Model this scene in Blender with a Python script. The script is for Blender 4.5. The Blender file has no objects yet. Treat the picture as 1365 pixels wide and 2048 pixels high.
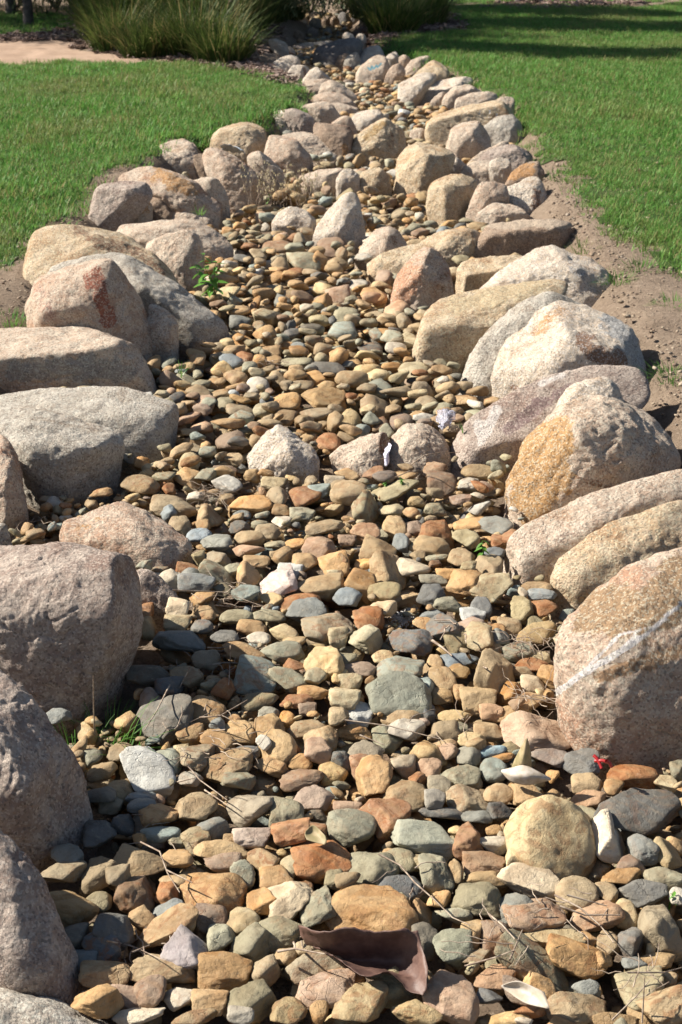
import bpy, bmesh, math, random
import numpy as np
from mathutils import Vector, Matrix, Euler

# ------------------------------------------------------------------ scene, camera, light
scene = bpy.context.scene
COL = scene.collection
R = math.radians
random.seed(7)
rng = np.random.default_rng(11)

F = 3000.0                       # focal length in photograph pixels
TH = math.atan(1304.0 / F)       # downward tilt of the camera
CH = 1.6                         # eye height over the creek bed
cam = bpy.data.cameras.new('camera')
cam.sensor_fit = 'VERTICAL'; cam.sensor_height = 36.0; cam.sensor_width = 24.0
cam.lens = F / 2048.0 * 36.0
cam.clip_start = 0.05; cam.clip_end = 2000
cam.dof.use_dof = True; cam.dof.focus_distance = 3.0; cam.dof.aperture_fstop = 13
camo = bpy.data.objects.new('camera', cam); COL.objects.link(camo)
camo.location = (0, 0, CH); camo.rotation_euler = (R(90) - TH, 0, 0)
scene.camera = camo

SUN_EL, SUN_AZ = R(38), R(14)    # elevation; azimuth measured from -X (left) towards +Y (away)
sdir = Vector((-math.cos(SUN_EL) * math.cos(SUN_AZ), math.cos(SUN_EL) * math.sin(SUN_AZ), math.sin(SUN_EL)))
world = bpy.data.worlds.new('World'); scene.world = world; world.use_nodes = True
wn = world.node_tree; wn.nodes.clear()
sky = wn.nodes.new('ShaderNodeTexSky'); sky.sky_type = 'NISHITA'; sky.sun_disc = False
sky.sun_elevation = SUN_EL; sky.sun_rotation = math.atan2(sdir.x, sdir.y)
bg = wn.nodes.new('ShaderNodeBackground'); bg.inputs['Strength'].default_value = 0.05
wo = wn.nodes.new('ShaderNodeOutputWorld')
wn.links.new(sky.outputs[0], bg.inputs[0]); wn.links.new(bg.outputs[0], wo.inputs[0])
sl = bpy.data.lights.new('sun', 'SUN'); sl.energy = 5.0; sl.angle = R(0.5); sl.color = (1.0, 0.94, 0.84)
so = bpy.data.objects.new('sun', sl); COL.objects.link(so)
so.rotation_euler = sdir.to_track_quat('Z', 'Y').to_euler()
vs = scene.view_settings
vs.view_transform = 'Standard'; vs.look = 'None'; vs.exposure = 1.05; vs.gamma = 1.0
vs.use_curve_mapping = False
scene.render.engine = 'CYCLES'

# ------------------------------------------------------------------ projection (photo pixel <-> place)
FW = np.array([0, math.cos(TH), -math.sin(TH)]); UP = np.array([0, math.sin(TH), math.cos(TH)])
RT = np.array([1.0, 0, 0]); CP = np.array([0, 0, CH])
def ray(px, py):
    return RT * ((px - 682.5) / F) + UP * ((1024 - py) / F) + FW
def atY(px, py, Y):
    d = ray(px, py); return CP + d * (Y / d[1])
def atZ(px, py, z=0.0):
    d = ray(px, py); return CP + d * ((z - CH) / d[2])
def proj(P):
    q = np.atleast_2d(P) - CP
    zc = q @ FW
    return np.stack([682.5 + F * (q @ RT) / zc, 1024 - F * (q @ UP) / zc, zc], 1)

CROP = dict(T=(0, 0, 1), A=(0, 0, 1.95), B=(665, 0, 1.95), C=(0, 220, 1.95), D=(665, 220, 1.95), E=(0, 640, 1.95),
            F=(665, 640, 1.95), G=(0, 1150, 1.95), H=(665, 1150, 1.95), I=(0, 1580, 1.95), J=(665, 1580, 1.95),
            K=(460, 0, 4.015), L=(700, 80, 3.592), M=(400, 100, 3.4125), N=(0, 0, 4.015), O=(400, 380, 2.73),
            P=(300, 740, 3.4125), Q=(640, 740, 3.25), R=(280, 1040, 3.25), S=(680, 1040, 3.033))
def pts(crop, s):
    x0, y0, k = CROP[crop]
    out = []
    for w in s.split():
        v = [float(a) for a in w.split(',')]
        out.append((x0 + v[0] / k, y0 + v[1] / k) + tuple(v[2:]))
    return out

# ------------------------------------------------------------------ noise
def _h(ix, iy, iz, seed):
    n = (ix * 374761393 + iy * 668265263 + iz * 2147483647 + seed * 974634777) & 0xFFFFFFFF
    n = ((n ^ (n >> 13)) * 1274126177) & 0xFFFFFFFF
    n = (n ^ (n >> 16)) & 0xFFFF
    return n / 32767.5 - 1.0
def vnoise(P, seed=0):
    P = np.asarray(P, float); i = np.floor(P).astype(np.int64); f = P - i; f = f * f * f * (f * (f * 6 - 15) + 10)
    x, y, z = i[:, 0], i[:, 1], i[:, 2]; fx, fy, fz = f[:, 0], f[:, 1], f[:, 2]
    r = 0
    for dx in (0, 1):
        wx = fx if dx else 1 - fx
        for dy in (0, 1):
            wy = fy if dy else 1 - fy
            for dz in (0, 1):
                wz = fz if dz else 1 - fz
                r = r + _h(x + dx, y + dy, z + dz, seed) * wx * wy * wz
    return r
def fbm(P, oct=4, seed=0):
    P = np.asarray(P, float); r = 0; a = 1.0
    for o in range(oct):
        r = r + a * vnoise(P * (2.03 ** o) + 17.3 * o, seed + o); a *= 0.5
    return r

# ------------------------------------------------------------------ object helpers
def tag(o, label=None, cat=None, group=None, kind=None):
    if label: o['label'] = label
    if cat: o['category'] = cat
    if group: o['group'] = group
    if kind: o['kind'] = kind
    return o
def mesh_np(name, V, Fc, mat=None, smooth=True, cols=None):
    """V (n,3), Fc (m,k) index array -> mesh"""
    V = np.asarray(V, np.float32); Fc = np.asarray(Fc, np.int32)
    m = bpy.data.meshes.new(name)
    m.vertices.add(len(V)); m.vertices.foreach_set('co', V.ravel())
    k = Fc.shape[1]
    m.loops.add(Fc.size); m.loops.foreach_set('vertex_index', Fc.ravel())
    m.polygons.add(len(Fc)); m.polygons.foreach_set('loop_start', np.arange(0, Fc.size, k, dtype=np.int32))
    m.polygons.foreach_set('loop_total', np.full(len(Fc), k, np.int32))
    m.update(calc_edges=True)
    m.polygons.foreach_set('use_smooth', np.full(len(Fc), smooth, bool))
    if cols is not None:
        for an, arr in cols.items():
            a = m.attributes.new(an, 'FLOAT_COLOR', 'POINT'); a.data.foreach_set('color', np.asarray(arr, np.float32).ravel())
    if mat: m.materials.append(mat)
    m.validate(); m.update()
    return m
def link(name, mesh, parent=None, loc=None):
    o = bpy.data.objects.new(name, mesh); COL.objects.link(o)
    if parent is not None: o.parent = parent
    if loc is not None: o.location = loc
    return o
def empty(name, loc):
    o = bpy.data.objects.new(name, None); COL.objects.link(o); o.location = loc; o.empty_display_size = 0.05
    return o
_ico = {}
def ico(n):
    if n not in _ico:
        bm = bmesh.new(); bmesh.ops.create_icosphere(bm, subdivisions=n, radius=1.0)
        V = np.array([v.co[:] for v in bm.verts]); V /= np.linalg.norm(V, axis=1)[:, None]
        Fc = np.array([[v.index for v in f.verts] for f in bm.faces]); bm.free()
        _ico[n] = (V, Fc)
    return _ico[n]
def hull_planes(P, c):
    bm = bmesh.new()
    for p in P: bm.verts.new(p)
    r = bmesh.ops.convex_hull(bm, input=bm.verts[:])
    pl = {}
    for f in bm.faces:
        if f.calc_area() < 1e-9: continue
        n = np.array(f.normal[:]); d = float(np.dot(n, np.array(f.verts[0].co[:]) - c))
        if d < 0: n = -n; d = -d
        if d < 1e-4: continue
        pl[tuple(np.round(n, 1)) + (round(d, 2),)] = (n, d)
    bm.free()
    return np.array([a[0] for a in pl.values()]), np.array([a[1] for a in pl.values()])

# ------------------------------------------------------------------ materials
class NT:
    def __init__(self, name):
        self.m = bpy.data.materials.new(name); self.m.use_nodes = True; self.t = self.m.node_tree; self.t.nodes.clear()
        self.out = self.n('ShaderNodeOutputMaterial'); self.b = self.n('ShaderNodeBsdfPrincipled')
        self.l(self.b.outputs[0], self.out.inputs[0])
        self.co = self.n('ShaderNodeTexCoord').outputs['Object']
    def n(self, t, **kw):
        x = self.t.nodes.new(t)
        for k, v in kw.items(): setattr(x, k, v)
        return x
    def l(self, a, b): self.t.links.new(a, b)
    def set(self, sock, v):
        if hasattr(v, 'is_linked') or isinstance(v, bpy.types.NodeSocket): self.l(v, sock)
        else:
            if isinstance(v, (tuple, list)) and len(v) == 3 and sock.type == 'RGBA': v = (*v, 1)
            sock.default_value = v
    def noise(self, scale, detail=3, rough=0.55, co=None, dist=0.0):
        x = self.n('ShaderNodeTexNoise'); x.inputs['Scale'].default_value = scale
        x.inputs['Detail'].default_value = detail; x.inputs['Roughness'].default_value = rough
        x.inputs['Distortion'].default_value = dist
        self.l(co or self.co, x.inputs['Vector']); return x.outputs['Fac']
    def voro(self, scale, out='Color', co=None):
        x = self.n('ShaderNodeTexVoronoi'); x.inputs['Scale'].default_value = scale
        self.l(co or self.co, x.inputs['Vector']); return x.outputs[out]
    def ramp(self, fac, a, b, lo=0.0, hi=1.0):
        x = self.n('ShaderNodeMapRange'); x.interpolation_type = 'SMOOTHSTEP'
        x.inputs['From Min'].default_value = a; x.inputs['From Max'].default_value = b
        x.inputs['To Min'].default_value = lo; x.inputs['To Max'].default_value = hi
        self.l(fac, x.inputs['Value']); return x.outputs[0]
    def mix(self, f, a, b, blend='MIX'):
        x = self.n('ShaderNodeMix', data_type='RGBA', blend_type=blend); x.clamp_factor = True
        self.set(x.inputs[0], f); self.set(x.inputs[6], a); self.set(x.inputs[7], b); return x.outputs[2]
    def math(self, op, a, b=0.0):
        x = self.n('ShaderNodeMath', operation=op); self.set(x.inputs[0], a); self.set(x.inputs[1], b); return x.outputs[0]
    def attr(self, name, out='Color'):
        x = self.n('ShaderNodeAttribute', attribute_name=name); return x.outputs[out]
    def bump(self, h, strength, dist, normal=None):
        x = self.n('ShaderNodeBump'); x.inputs['Strength'].default_value = strength; x.inputs['Distance'].default_value = dist
        self.l(h, x.inputs['Height'])
        if normal: self.l(normal, x.inputs['Normal'])
        return x.outputs[0]
    def done(self, col, rough=0.8, normal=None, spec=0.3):
        self.set(self.b.inputs['Base Color'], col); self.set(self.b.inputs['Roughness'], rough)
        self.b.inputs['Specular IOR Level'].default_value = spec
        if normal: self.l(normal, self.b.inputs['Normal'])
        return self.m

def granite(name, base, pale, stain, stain_amt=0.35, dark=(0.06, 0.055, 0.05)):
    t = NT(name)
    big = t.noise(5, 4, 0.6, dist=0.6); mid = t.noise(22, 4, 0.6); fin = t.noise(150, 3, 0.7)
    vc = t.voro(230); vr = t.n('ShaderNodeSeparateColor'); t.l(vc, vr.inputs[0])
    c = t.mix(t.ramp(mid, 0.35, 0.65), base, pale)
    c = t.mix(t.ramp(big, 0.62 - stain_amt * 0.3, 0.78 - stain_amt * 0.3, 0, 0.8), c, stain)
    mk = t.n('ShaderNodeAttribute', attribute_name='Mark')
    edge = t.math('ADD', mk.outputs['Alpha'], t.math('MULTIPLY', t.math('SUBTRACT', t.noise(34, 8, 0.75), 0.5), 1.1))
    c = t.mix(t.ramp(edge, 0.40, 0.56, 0, 0.92), c, mk.outputs['Color'])
    # crystals: pale quartz, dark mica
    c = t.mix(t.ramp(vr.outputs[0], 0.62, 0.8, 0, 0.33), c, tuple(min(0.75, x * 1.6 + 0.04) for x in pale))
    c = t.mix(t.ramp(vr.outputs[1], 0.80, 0.88, 0, 0.42), c, dark)
    c = t.mix(t.ramp(t.noise(70, 2, 0.8), 0.55, 0.75, 0, 0.35), c, tuple(x * 0.55 for x in base))
    # lichen and grime specks of their own shape
    c = t.mix(t.ramp(t.noise(13, 6, 0.75, dist=0.4), 0.60, 0.68, 0, 0.28), c, (0.17, 0.13, 0.095))
    nb = t.bump(t.noise(38, 7, 0.72), 0.75, 0.022)
    nb = t.bump(t.math('ADD', fin, t.math('MULTIPLY', vr.outputs[2], 0.5)), 0.75, 0.006, nb)
    return t.done(c, 0.85, nb, 0.25)

GR = dict(
    beige=granite('granite_beige', (0.47, 0.345, 0.255), (0.58, 0.465, 0.36), (0.38, 0.24, 0.15), 0.2),
    pink=granite('granite_pink', (0.44, 0.305, 0.22), (0.54, 0.425, 0.33), (0.40, 0.215, 0.13), 0.4),
    grey=granite('granite_grey', (0.38, 0.325, 0.265), (0.50, 0.445, 0.375), (0.29, 0.21, 0.15), 0.2),
    warm=granite('granite_warm', (0.46, 0.325, 0.20), (0.57, 0.445, 0.31), (0.40, 0.24, 0.13), 0.3),
    brown=granite('granite_brown', (0.28, 0.195, 0.135), (0.37, 0.275, 0.20), (0.22, 0.13, 0.085), 0.3),
    mauve=granite('granite_mauve', (0.33, 0.25, 0.205), (0.47, 0.385, 0.32), (0.24, 0.155, 0.12), 0.35),
    white=granite('granite_white', (0.54, 0.43, 0.325), (0.65, 0.555, 0.44), (0.46, 0.31, 0.20), 0.15),
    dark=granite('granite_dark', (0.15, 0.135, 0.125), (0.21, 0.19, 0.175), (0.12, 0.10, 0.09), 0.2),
)

def pebble_mat(name, src):
    t = NT(name)
    if src == 'obj':
        oi = t.n('ShaderNodeObjectInfo'); base = oi.outputs['Color']; rnd = oi.outputs['Random']; kindv = oi.outputs['Alpha']
        co = t.n('ShaderNodeVectorMath', operation='ADD'); 
        mul = t.n('ShaderNodeMath', operation='MULTIPLY'); mul.inputs[1].default_value = 37.0; t.l(rnd, mul.inputs[0])
        geo = t.n('ShaderNodeNewGeometry')
        t.l(geo.outputs['Position'], co.inputs[0]); t.l(mul.outputs[0], co.inputs[1]); co = co.outputs[0]
    else:
        a = t.n('ShaderNodeAttribute', attribute_name='Col'); base = a.outputs['Color']; kindv = a.outputs['Alpha']
        geo = t.n('ShaderNodeNewGeometry'); co = geo.outputs['Position']
    hs = t.n('ShaderNodeHueSaturation'); t.l(base, hs.inputs['Color']); hs.inputs['Hue'].default_value = 0.485
    hs.inputs['Saturation'].default_value = 1.25; hs.inputs['Value'].default_value = 0.62
    c = t.mix(t.ramp(t.noise(18, 4, 0.6, co, 0.8), 0.47, 0.62, 0, 0.55), base, hs.outputs[0])
    # iron patches / bands on the stones that have them (alpha = how much)
    wv = t.n('ShaderNodeTexWave', wave_type='BANDS', bands_direction='DIAGONAL'); wv.inputs['Scale'].default_value = 14
    wv.inputs['Distortion'].default_value = 6; wv.inputs['Detail'].default_value = 3; t.l(co, wv.inputs['Vector'])
    pat = t.math('MULTIPLY', t.ramp(t.noise(26, 5, 0.65, co, 1.5), 0.5, 0.6), kindv)
    c = t.mix(t.math('MULTIPLY', pat, 0.85), c, (0.23, 0.085, 0.028))
    c = t.mix(t.math('MULTIPLY', t.ramp(wv.outputs['Fac'], 0.7, 0.95), t.math('MULTIPLY', kindv, 0.4)), c, (0.33, 0.2, 0.09))
    # pale dust and fine dark grain
    c = t.mix(t.ramp(t.noise(60, 5, 0.75, co), 0.56, 0.7, 0, 0.3), c, (0.5, 0.42, 0.31))
    c = t.mix(t.ramp(t.noise(260, 3, 0.7, co), 0.58, 0.72, 0, 0.45), c, (0.09, 0.07, 0.045))
    c = t.mix(t.ramp(t.noise(11, 6, 0.7, co, 1.0), 0.35, 0.65, 0, 0.28), c, (0.13, 0.10, 0.06))
    crk = t.n('ShaderNodeTexVoronoi', feature='DISTANCE_TO_EDGE'); crk.inputs['Scale'].default_value = 24; crk.inputs['Randomness'].default_value = 1
    dco = t.n('ShaderNodeVectorMath', operation='ADD'); nz = t.n('ShaderNodeTexNoise'); nz.inputs['Scale'].default_value = 30; t.l(co, nz.inputs['Vector'])
    sc = t.n('ShaderNodeVectorMath', operation='SCALE'); sc.inputs['Scale'].default_value = 0.05; t.l(nz.outputs['Color'], sc.inputs[0]); t.l(co, dco.inputs[0]); t.l(sc.outputs[0], dco.inputs[1]); t.l(dco.outputs[0], crk.inputs['Vector'])
    crack = t.math('MULTIPLY', t.ramp(crk.outputs['Distance'], 0.0, 0.035, 1, 0), t.ramp(t.noise(7, 2, .5, co), .58, .66))
    c = t.mix(t.math('MULTIPLY', crack, 0.15), c, (0.10, 0.07, 0.04))
    # gritty stones (alpha > 0.9) have a coarse grain
    nb = t.bump(t.math('SUBTRACT', t.noise(38, 7, 0.68, co), t.math('MULTIPLY', crack, 0.25)), 0.6, 0.012)
    nb = t.bump(t.noise(420, 3, 0.7, co), 0.5, 0.003, nb)
    return t.done(c, t.ramp(t.noise(20, 2, 0.5, co), 0.3, 0.7, 0.55, 0.85), nb, 0.3)
PEB = pebble_mat('river_stone_surface', 'obj'); PEBS = pebble_mat('river_stone_bed', 'attr')

def simple(name, col, col2=None, scale=40, rough=0.8, bump=0.3, bd=0.004, spec=0.3, sub=0.0, coat=0.0):
    t = NT(name); c = col
    if col2: c = t.mix(t.ramp(t.noise(scale, 4, 0.6), 0.38, 0.62), col, col2)
    nb = t.bump(t.noise(scale * 4, 4, 0.6), bump, bd) if bump else None
    m = t.done(c, rough, nb, spec)
    return m
def leafm(name, col, col2, rough=0.5, trans=0.35, spec=0.4, patch=0.0, dry=(0.22, 0.24, 0.08)):
    t = NT(name)
    oi = t.n('ShaderNodeObjectInfo')
    n = t.noise(7, 3, 0.6); a = t.attr('Tint', 'Fac')
    c = t.mix(t.ramp(n, 0.35, 0.65), col, col2)
    hs = t.n('ShaderNodeHueSaturation'); t.l(c, hs.inputs['Color'])
    t.l(t.math('ADD', t.math('MULTIPLY', oi.outputs['Random'], 0.5), 0.75), hs.inputs['Value'])
    ps = t.n('ShaderNodeNewGeometry').outputs['Position']
    c = t.mix(t.ramp(t.noise(0.9, 4, 0.65, ps), 0.45, 0.68, 0, patch), hs.outputs[0], dry)
    c = t.mix(a, c, (0.32, 0.25, 0.11))
    t.done(c, rough, None, spec)
    tr = t.n('ShaderNodeBsdfTranslucent'); t.l(c, tr.inputs[0])
    mx = t.n('ShaderNodeMixShader'); mx.inputs[0].default_value = trans
    t.l(t.b.outputs[0], mx.inputs[1]); t.l(tr.outputs[0], mx.inputs[2]); t.l(mx.outputs[0], t.out.inputs[0])
    return t.m
# ------------------------------------------------------------------ terrain
LAWNZ = 0.12
_le = [atZ(x, y, LAWNZ) for x, y in [(-500, 2300), (-330, 1900), (-200, 1400), (-150, 1000), (-60, 720), (60, 600), (90, 510), (190, 410), (300, 320),
       (430, 262), (560, 220), (610, 185), (590, 160), (520, 128), (520, 95), (560, 70), (590, 45), (600, 20), (560, 0), (400, -40)]]
_re = [atZ(x, y, LAWNZ) for x, y in [(1900, 2300), (1760, 1900), (1650, 1400), (1450, 1000), (1300, 760), (1225, 620), (1165, 510), (1085, 400), (1060, 290),
       (1035, 215), (960, 160), (860, 120), (790, 92), (750, 75), (735, 50), (735, 20), (760, 0), (800, -40)]]
LE = np.array(_le); RE = np.array(_re)
def xl(Y): return np.interp(Y, LE[:, 1], LE[:, 0]) - 0.08
def xr(Y): return np.interp(Y, RE[:, 1], RE[:, 0]) + np.interp(Y, [3, 5, 10, 13], [0.10, 0.14, 0.14, 0.06])
def zt(x, Y):
    x = np.asarray(x, float); Y = np.asarray(Y, float)
    d = np.minimum(x - xl(Y), xr(Y) - x)
    s = np.clip(d / 0.34, 0, 1); s = s * s * (3 - 2 * s)
    P = np.stack([x * 1.1, Y * 1.1, np.zeros_like(x)], -1).reshape(-1, 3)
    n = fbm(P, 2, 5).reshape(x.shape) * 0.010
    far = np.clip((np.hypot(x, Y) - 30) / 60, 0, 1)
    return LAWNZ - s * 0.20 + n * (1 - far)
def ground_hit(px, py, zmin=0.0):
    z = 0.05
    for _ in range(8):
        p = atZ(px, py, z); z = max(float(zt(p[0], p[1])), zmin)
    return atZ(px, py, z)

def axis(lo, hi, step, far, n):
    a = np.arange(lo, hi + step / 2, step)
    g = np.geomspace(step, far, n)
    return np.concatenate([(lo - g)[::-1], a, hi + g])
ST = 0.06
gx = axis(-6.6, 6.6, ST, 400, 26); gy = axis(0.6, 24.0, ST, 400, 26)
GX, GY = np.meshgrid(gx, gy); GZ = zt(GX, GY)
fine = fbm(np.stack([GX * 9, GY * 9, GX * 0], -1).reshape(-1, 3), 4, 9).reshape(GX.shape) * 0.012
GZ = GZ + np.where((np.abs(GX) < 6.59) & (GY < 23.99) & (GY > 0.6), fine, 0)
V = np.stack([GX, GY, GZ], -1).reshape(-1, 3)
nx, ny = len(gx), len(gy)
idx = np.arange(nx * ny).reshape(ny, nx)
Fq = np.stack([idx[:-1, :-1], idx[:-1, 1:], idx[1:, 1:], idx[1:, :-1]], -1).reshape(-1, 4)
t = NT('dry_soil')
c = t.mix(t.ramp(t.noise(3, 4, 0.6), 0.35, 0.65), (0.35, 0.265, 0.195), (0.29, 0.215, 0.155))
c = t.mix(t.ramp(t.noise(45, 5, 0.7), 0.5, 0.68, 0, 0.7), c, (0.44, 0.345, 0.26))
c = t.mix(t.ramp(t.noise(9, 7, 0.75), 0.52, 0.64, 0, 0.5), c, (0.19, 0.14, 0.10))
c = t.mix(t.ramp(t.noise(130, 3, 0.7), 0.56, 0.68, 0, 0.7), c, (0.09, 0.065, 0.045))
nb = t.bump(t.noise(30, 8, 0.75), 1.0, 0.04); nb = t.bump(t.noise(230, 3, 0.7), 0.6, 0.005, nb)
soil = t.done(c, 0.95, nb, 0.1)
gm = mesh_np('ground', V, Fq, soil)
GROUND = tag(link('ground', gm), kind='structure')

def in_poly(x, y, poly):
    r = np.zeros(x.shape, bool); n = len(poly)
    for i in range(n):
        x1, y1 = poly[i][:2]; x2, y2 = poly[(i + 1) % n][:2]
        if y1 == y2: continue
        cnd = ((y1 > y) != (y2 > y)) & (x < (x2 - x1) * (y - y1) / (y2 - y1) + x1)
        r ^= cnd
    return r
def wpoly(px): return [tuple(atZ(x, y, LAWNZ)[:2]) for x, y in px]
def sheet(name, polys, mat, dz, step=0.05, rag=0.06, kind='structure', box=(-9, 9, 2, 30), seed=3):
    xs = -6.6 + ST * np.arange(0, 221); ys = 0.6 + ST * np.arange(0, 390)
    xs = xs[(xs >= box[0]) & (xs <= box[1])]; ys = ys[(ys >= box[2]) & (ys <= box[3])]; step = ST
    X, Y = np.meshgrid(xs, ys)
    cx, cy = X[:-1, :-1] + step / 2, Y[:-1, :-1] + step / 2
    P = np.stack([cx * 5, cy * 5, cx * 0], -1).reshape(-1, 3)
    ox = fbm(P, 3, seed).reshape(cx.shape) * rag; oy = fbm(P + 50, 3, seed).reshape(cx.shape) * rag
    m = np.zeros(cx.shape, bool)
    for p in polys: m |= in_poly(cx + ox, cy + oy, p)
    id_ = np.arange(X.size).reshape(X.shape)
    q = np.stack([id_[:-1, :-1], id_[:-1, 1:], id_[1:, 1:], id_[1:, :-1]], -1)[m]
    u, inv = np.unique(q.ravel(), return_inverse=True)
    fx, fy = X.ravel()[u], Y.ravel()[u]
    z = zt(fx, fy) + fbm(np.stack([fx * 9, fy * 9, fx * 0], -1), 4, 9) * 0.012 + dz
    return tag(link(name, mesh_np(name, np.stack([fx, fy, z], 1), inv.reshape(-1, 4), mat)), kind=kind)

lawnL = wpoly([(-1500, 800), (-600, 640), (-100, 560), (0, 528), (41, 522), (51, 476), (67, 440), (103, 440), (123, 405), (138, 374), (195, 343),
               (277, 322), (338, 276), (400, 281), (461, 256), (528, 235), (575, 205), (600, 183), (585, 172), (564, 166), (487, 147), (420, 136), (359, 128),
               (128, 126), (0, 130), (-1500, 138)])
lawnR = wpoly([(2600, 900), (1700, 640), (1365, 545), (1325, 528), (1306, 502), (1244, 476), (1208, 440), (1218, 415), (1162, 410), (1157, 374),
               (1142, 333), (1075, 317), (1075, 290), (1090, 280), (1050, 235), (1035, 215), (1020, 190), (960, 160), (870, 125), (800, 105),
               (763, 95), (765, 85), (800, 74), (925, 64), (940, 50), (900, 30), (880, 12), (1000, 12), (1290, 16), (1365, 5), (1500, -40), (2600, -40)])
lawnB = wpoly([(-900, 72), (0, 69), (90, 65), (150, 50), (150, 30), (60, 28), (-900, 34)])
lawnC = wpoly([(860, 8), (990, 4), (1300, 4), (1420, -20), (1500, -60), (900, -60)])
path = wpoly([(-1500, 137), (0, 134), (128, 131), (300, 129), (335, 123), (240, 112), (160, 103), (152, 82), (60, 80), (-1500, 84)])
path2 = wpoly([(-900, 28), (150, 24), (160, 18), (-900, 20)])
mulchL = wpoly([(335, 122), (420, 136), (487, 147), (565, 168), (600, 170), (560, 140), (500, 120), (540, 80), (560, 60), (520, 30), (430, 10), (150, 25), (152, 95), (240, 110)])
mulchR = wpoly([(700, 92), (760, 96), (770, 84), (800, 74), (925, 62), (925, 45), (880, 28), (860, 10), (760, 20), (720, 50)])
mulchT = wpoly([(-500, 84), (152, 82), (150, 48), (90, 66), (0, 70), (-500, 74)])
mulchB = wpoly([(975, 18), (1120, 20), (1295, 16), (1290, 4), (990, 4)])
t = NT('turf_base'); c = t.mix(t.ramp(t.noise(5, 5, 0.7), 0.35, 0.65), (0.05, 0.10, 0.025), (0.09, 0.115, 0.04))
turf = t.done(c, 0.9, t.bump(t.noise(90, 4, 0.7), 0.9, 0.02), 0.1)
t = NT('granite_grit'); c = t.mix(t.ramp(t.noise(4, 4, 0.6), 0.35, 0.65), (0.40, 0.285, 0.21), (0.33, 0.23, 0.165))
c = t.mix(t.ramp(t.noise(90, 3, 0.7), 0.5, 0.7, 0, 0.4), c, (0.26, 0.18, 0.12))
grit = t.done(c, 0.95, t.bump(t.noise(120, 4, 0.7), 0.5, 0.01), 0.1)
t = NT('bark_mulch'); c = t.mix(t.ramp(t.noise(60, 5, 0.8), 0.42, 0.6), (0.11, 0.07, 0.05), (0.22, 0.15, 0.12))
mulch = t.done(c, 0.95, t.bump(t.noise(70, 5, 0.8), 1.0, 0.03), 0.1)
gm.materials.append(turf)
mi = np.zeros(len(gm.polygons), np.int32); cen = np.zeros(len(gm.polygons) * 3, np.float32); gm.polygons.foreach_get('center', cen)
cen = cen.reshape(-1, 3); mi[(np.abs(cen[:, 0]) > 6.6) | (cen[:, 1] > 24)] = 1; gm.polygons.foreach_set('material_index', mi)
sheet('lawn', [lawnL], turf, 0.006, box=(-9, 3, 3, 20))
sheet('lawn', [lawnR], turf, 0.006, box=(-1, 9, 3, 24), seed=4)
sheet('lawn', [lawnB, lawnC], turf, 0.006, 0.1, box=(-9, 9, 12, 34))
sheet('footpath', [path], grit, 0.003, 0.08, 0.02, box=(-9, 1, 9, 20))
sheet('footpath', [path2], grit, 0.003, 0.1, 0.02, box=(-9, 1, 15, 22))
sheet('mulch_bed', [mulchL, mulchT], mulch, 0.010, 0.06, 0.08, box=(-9, 1, 9, 24))
sheet('mulch_bed', [mulchR, mulchB], mulch, 0.010, 0.06, 0.08, box=(-1, 6, 9, 24))
# ------------------------------------------------------------------ granite boulders
HN = 0.01                                     # height map of the creek bed: 1 cm cells
HX0, HX1, HY0, HY1 = -3.0, 3.0, 1.3, 19.0
HW, HH = int((HX1 - HX0) / HN), int((HY1 - HY0) / HN)
HMAP = np.full((HH, HW), -1.0)
BGROUP = 'granite boulders lining the dry creek bed'
BOULD = []
BHULL = []

def in_hull_px(poly, x, y):
    return in_poly(np.array([x]), np.array([y]), poly)[0]

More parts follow.
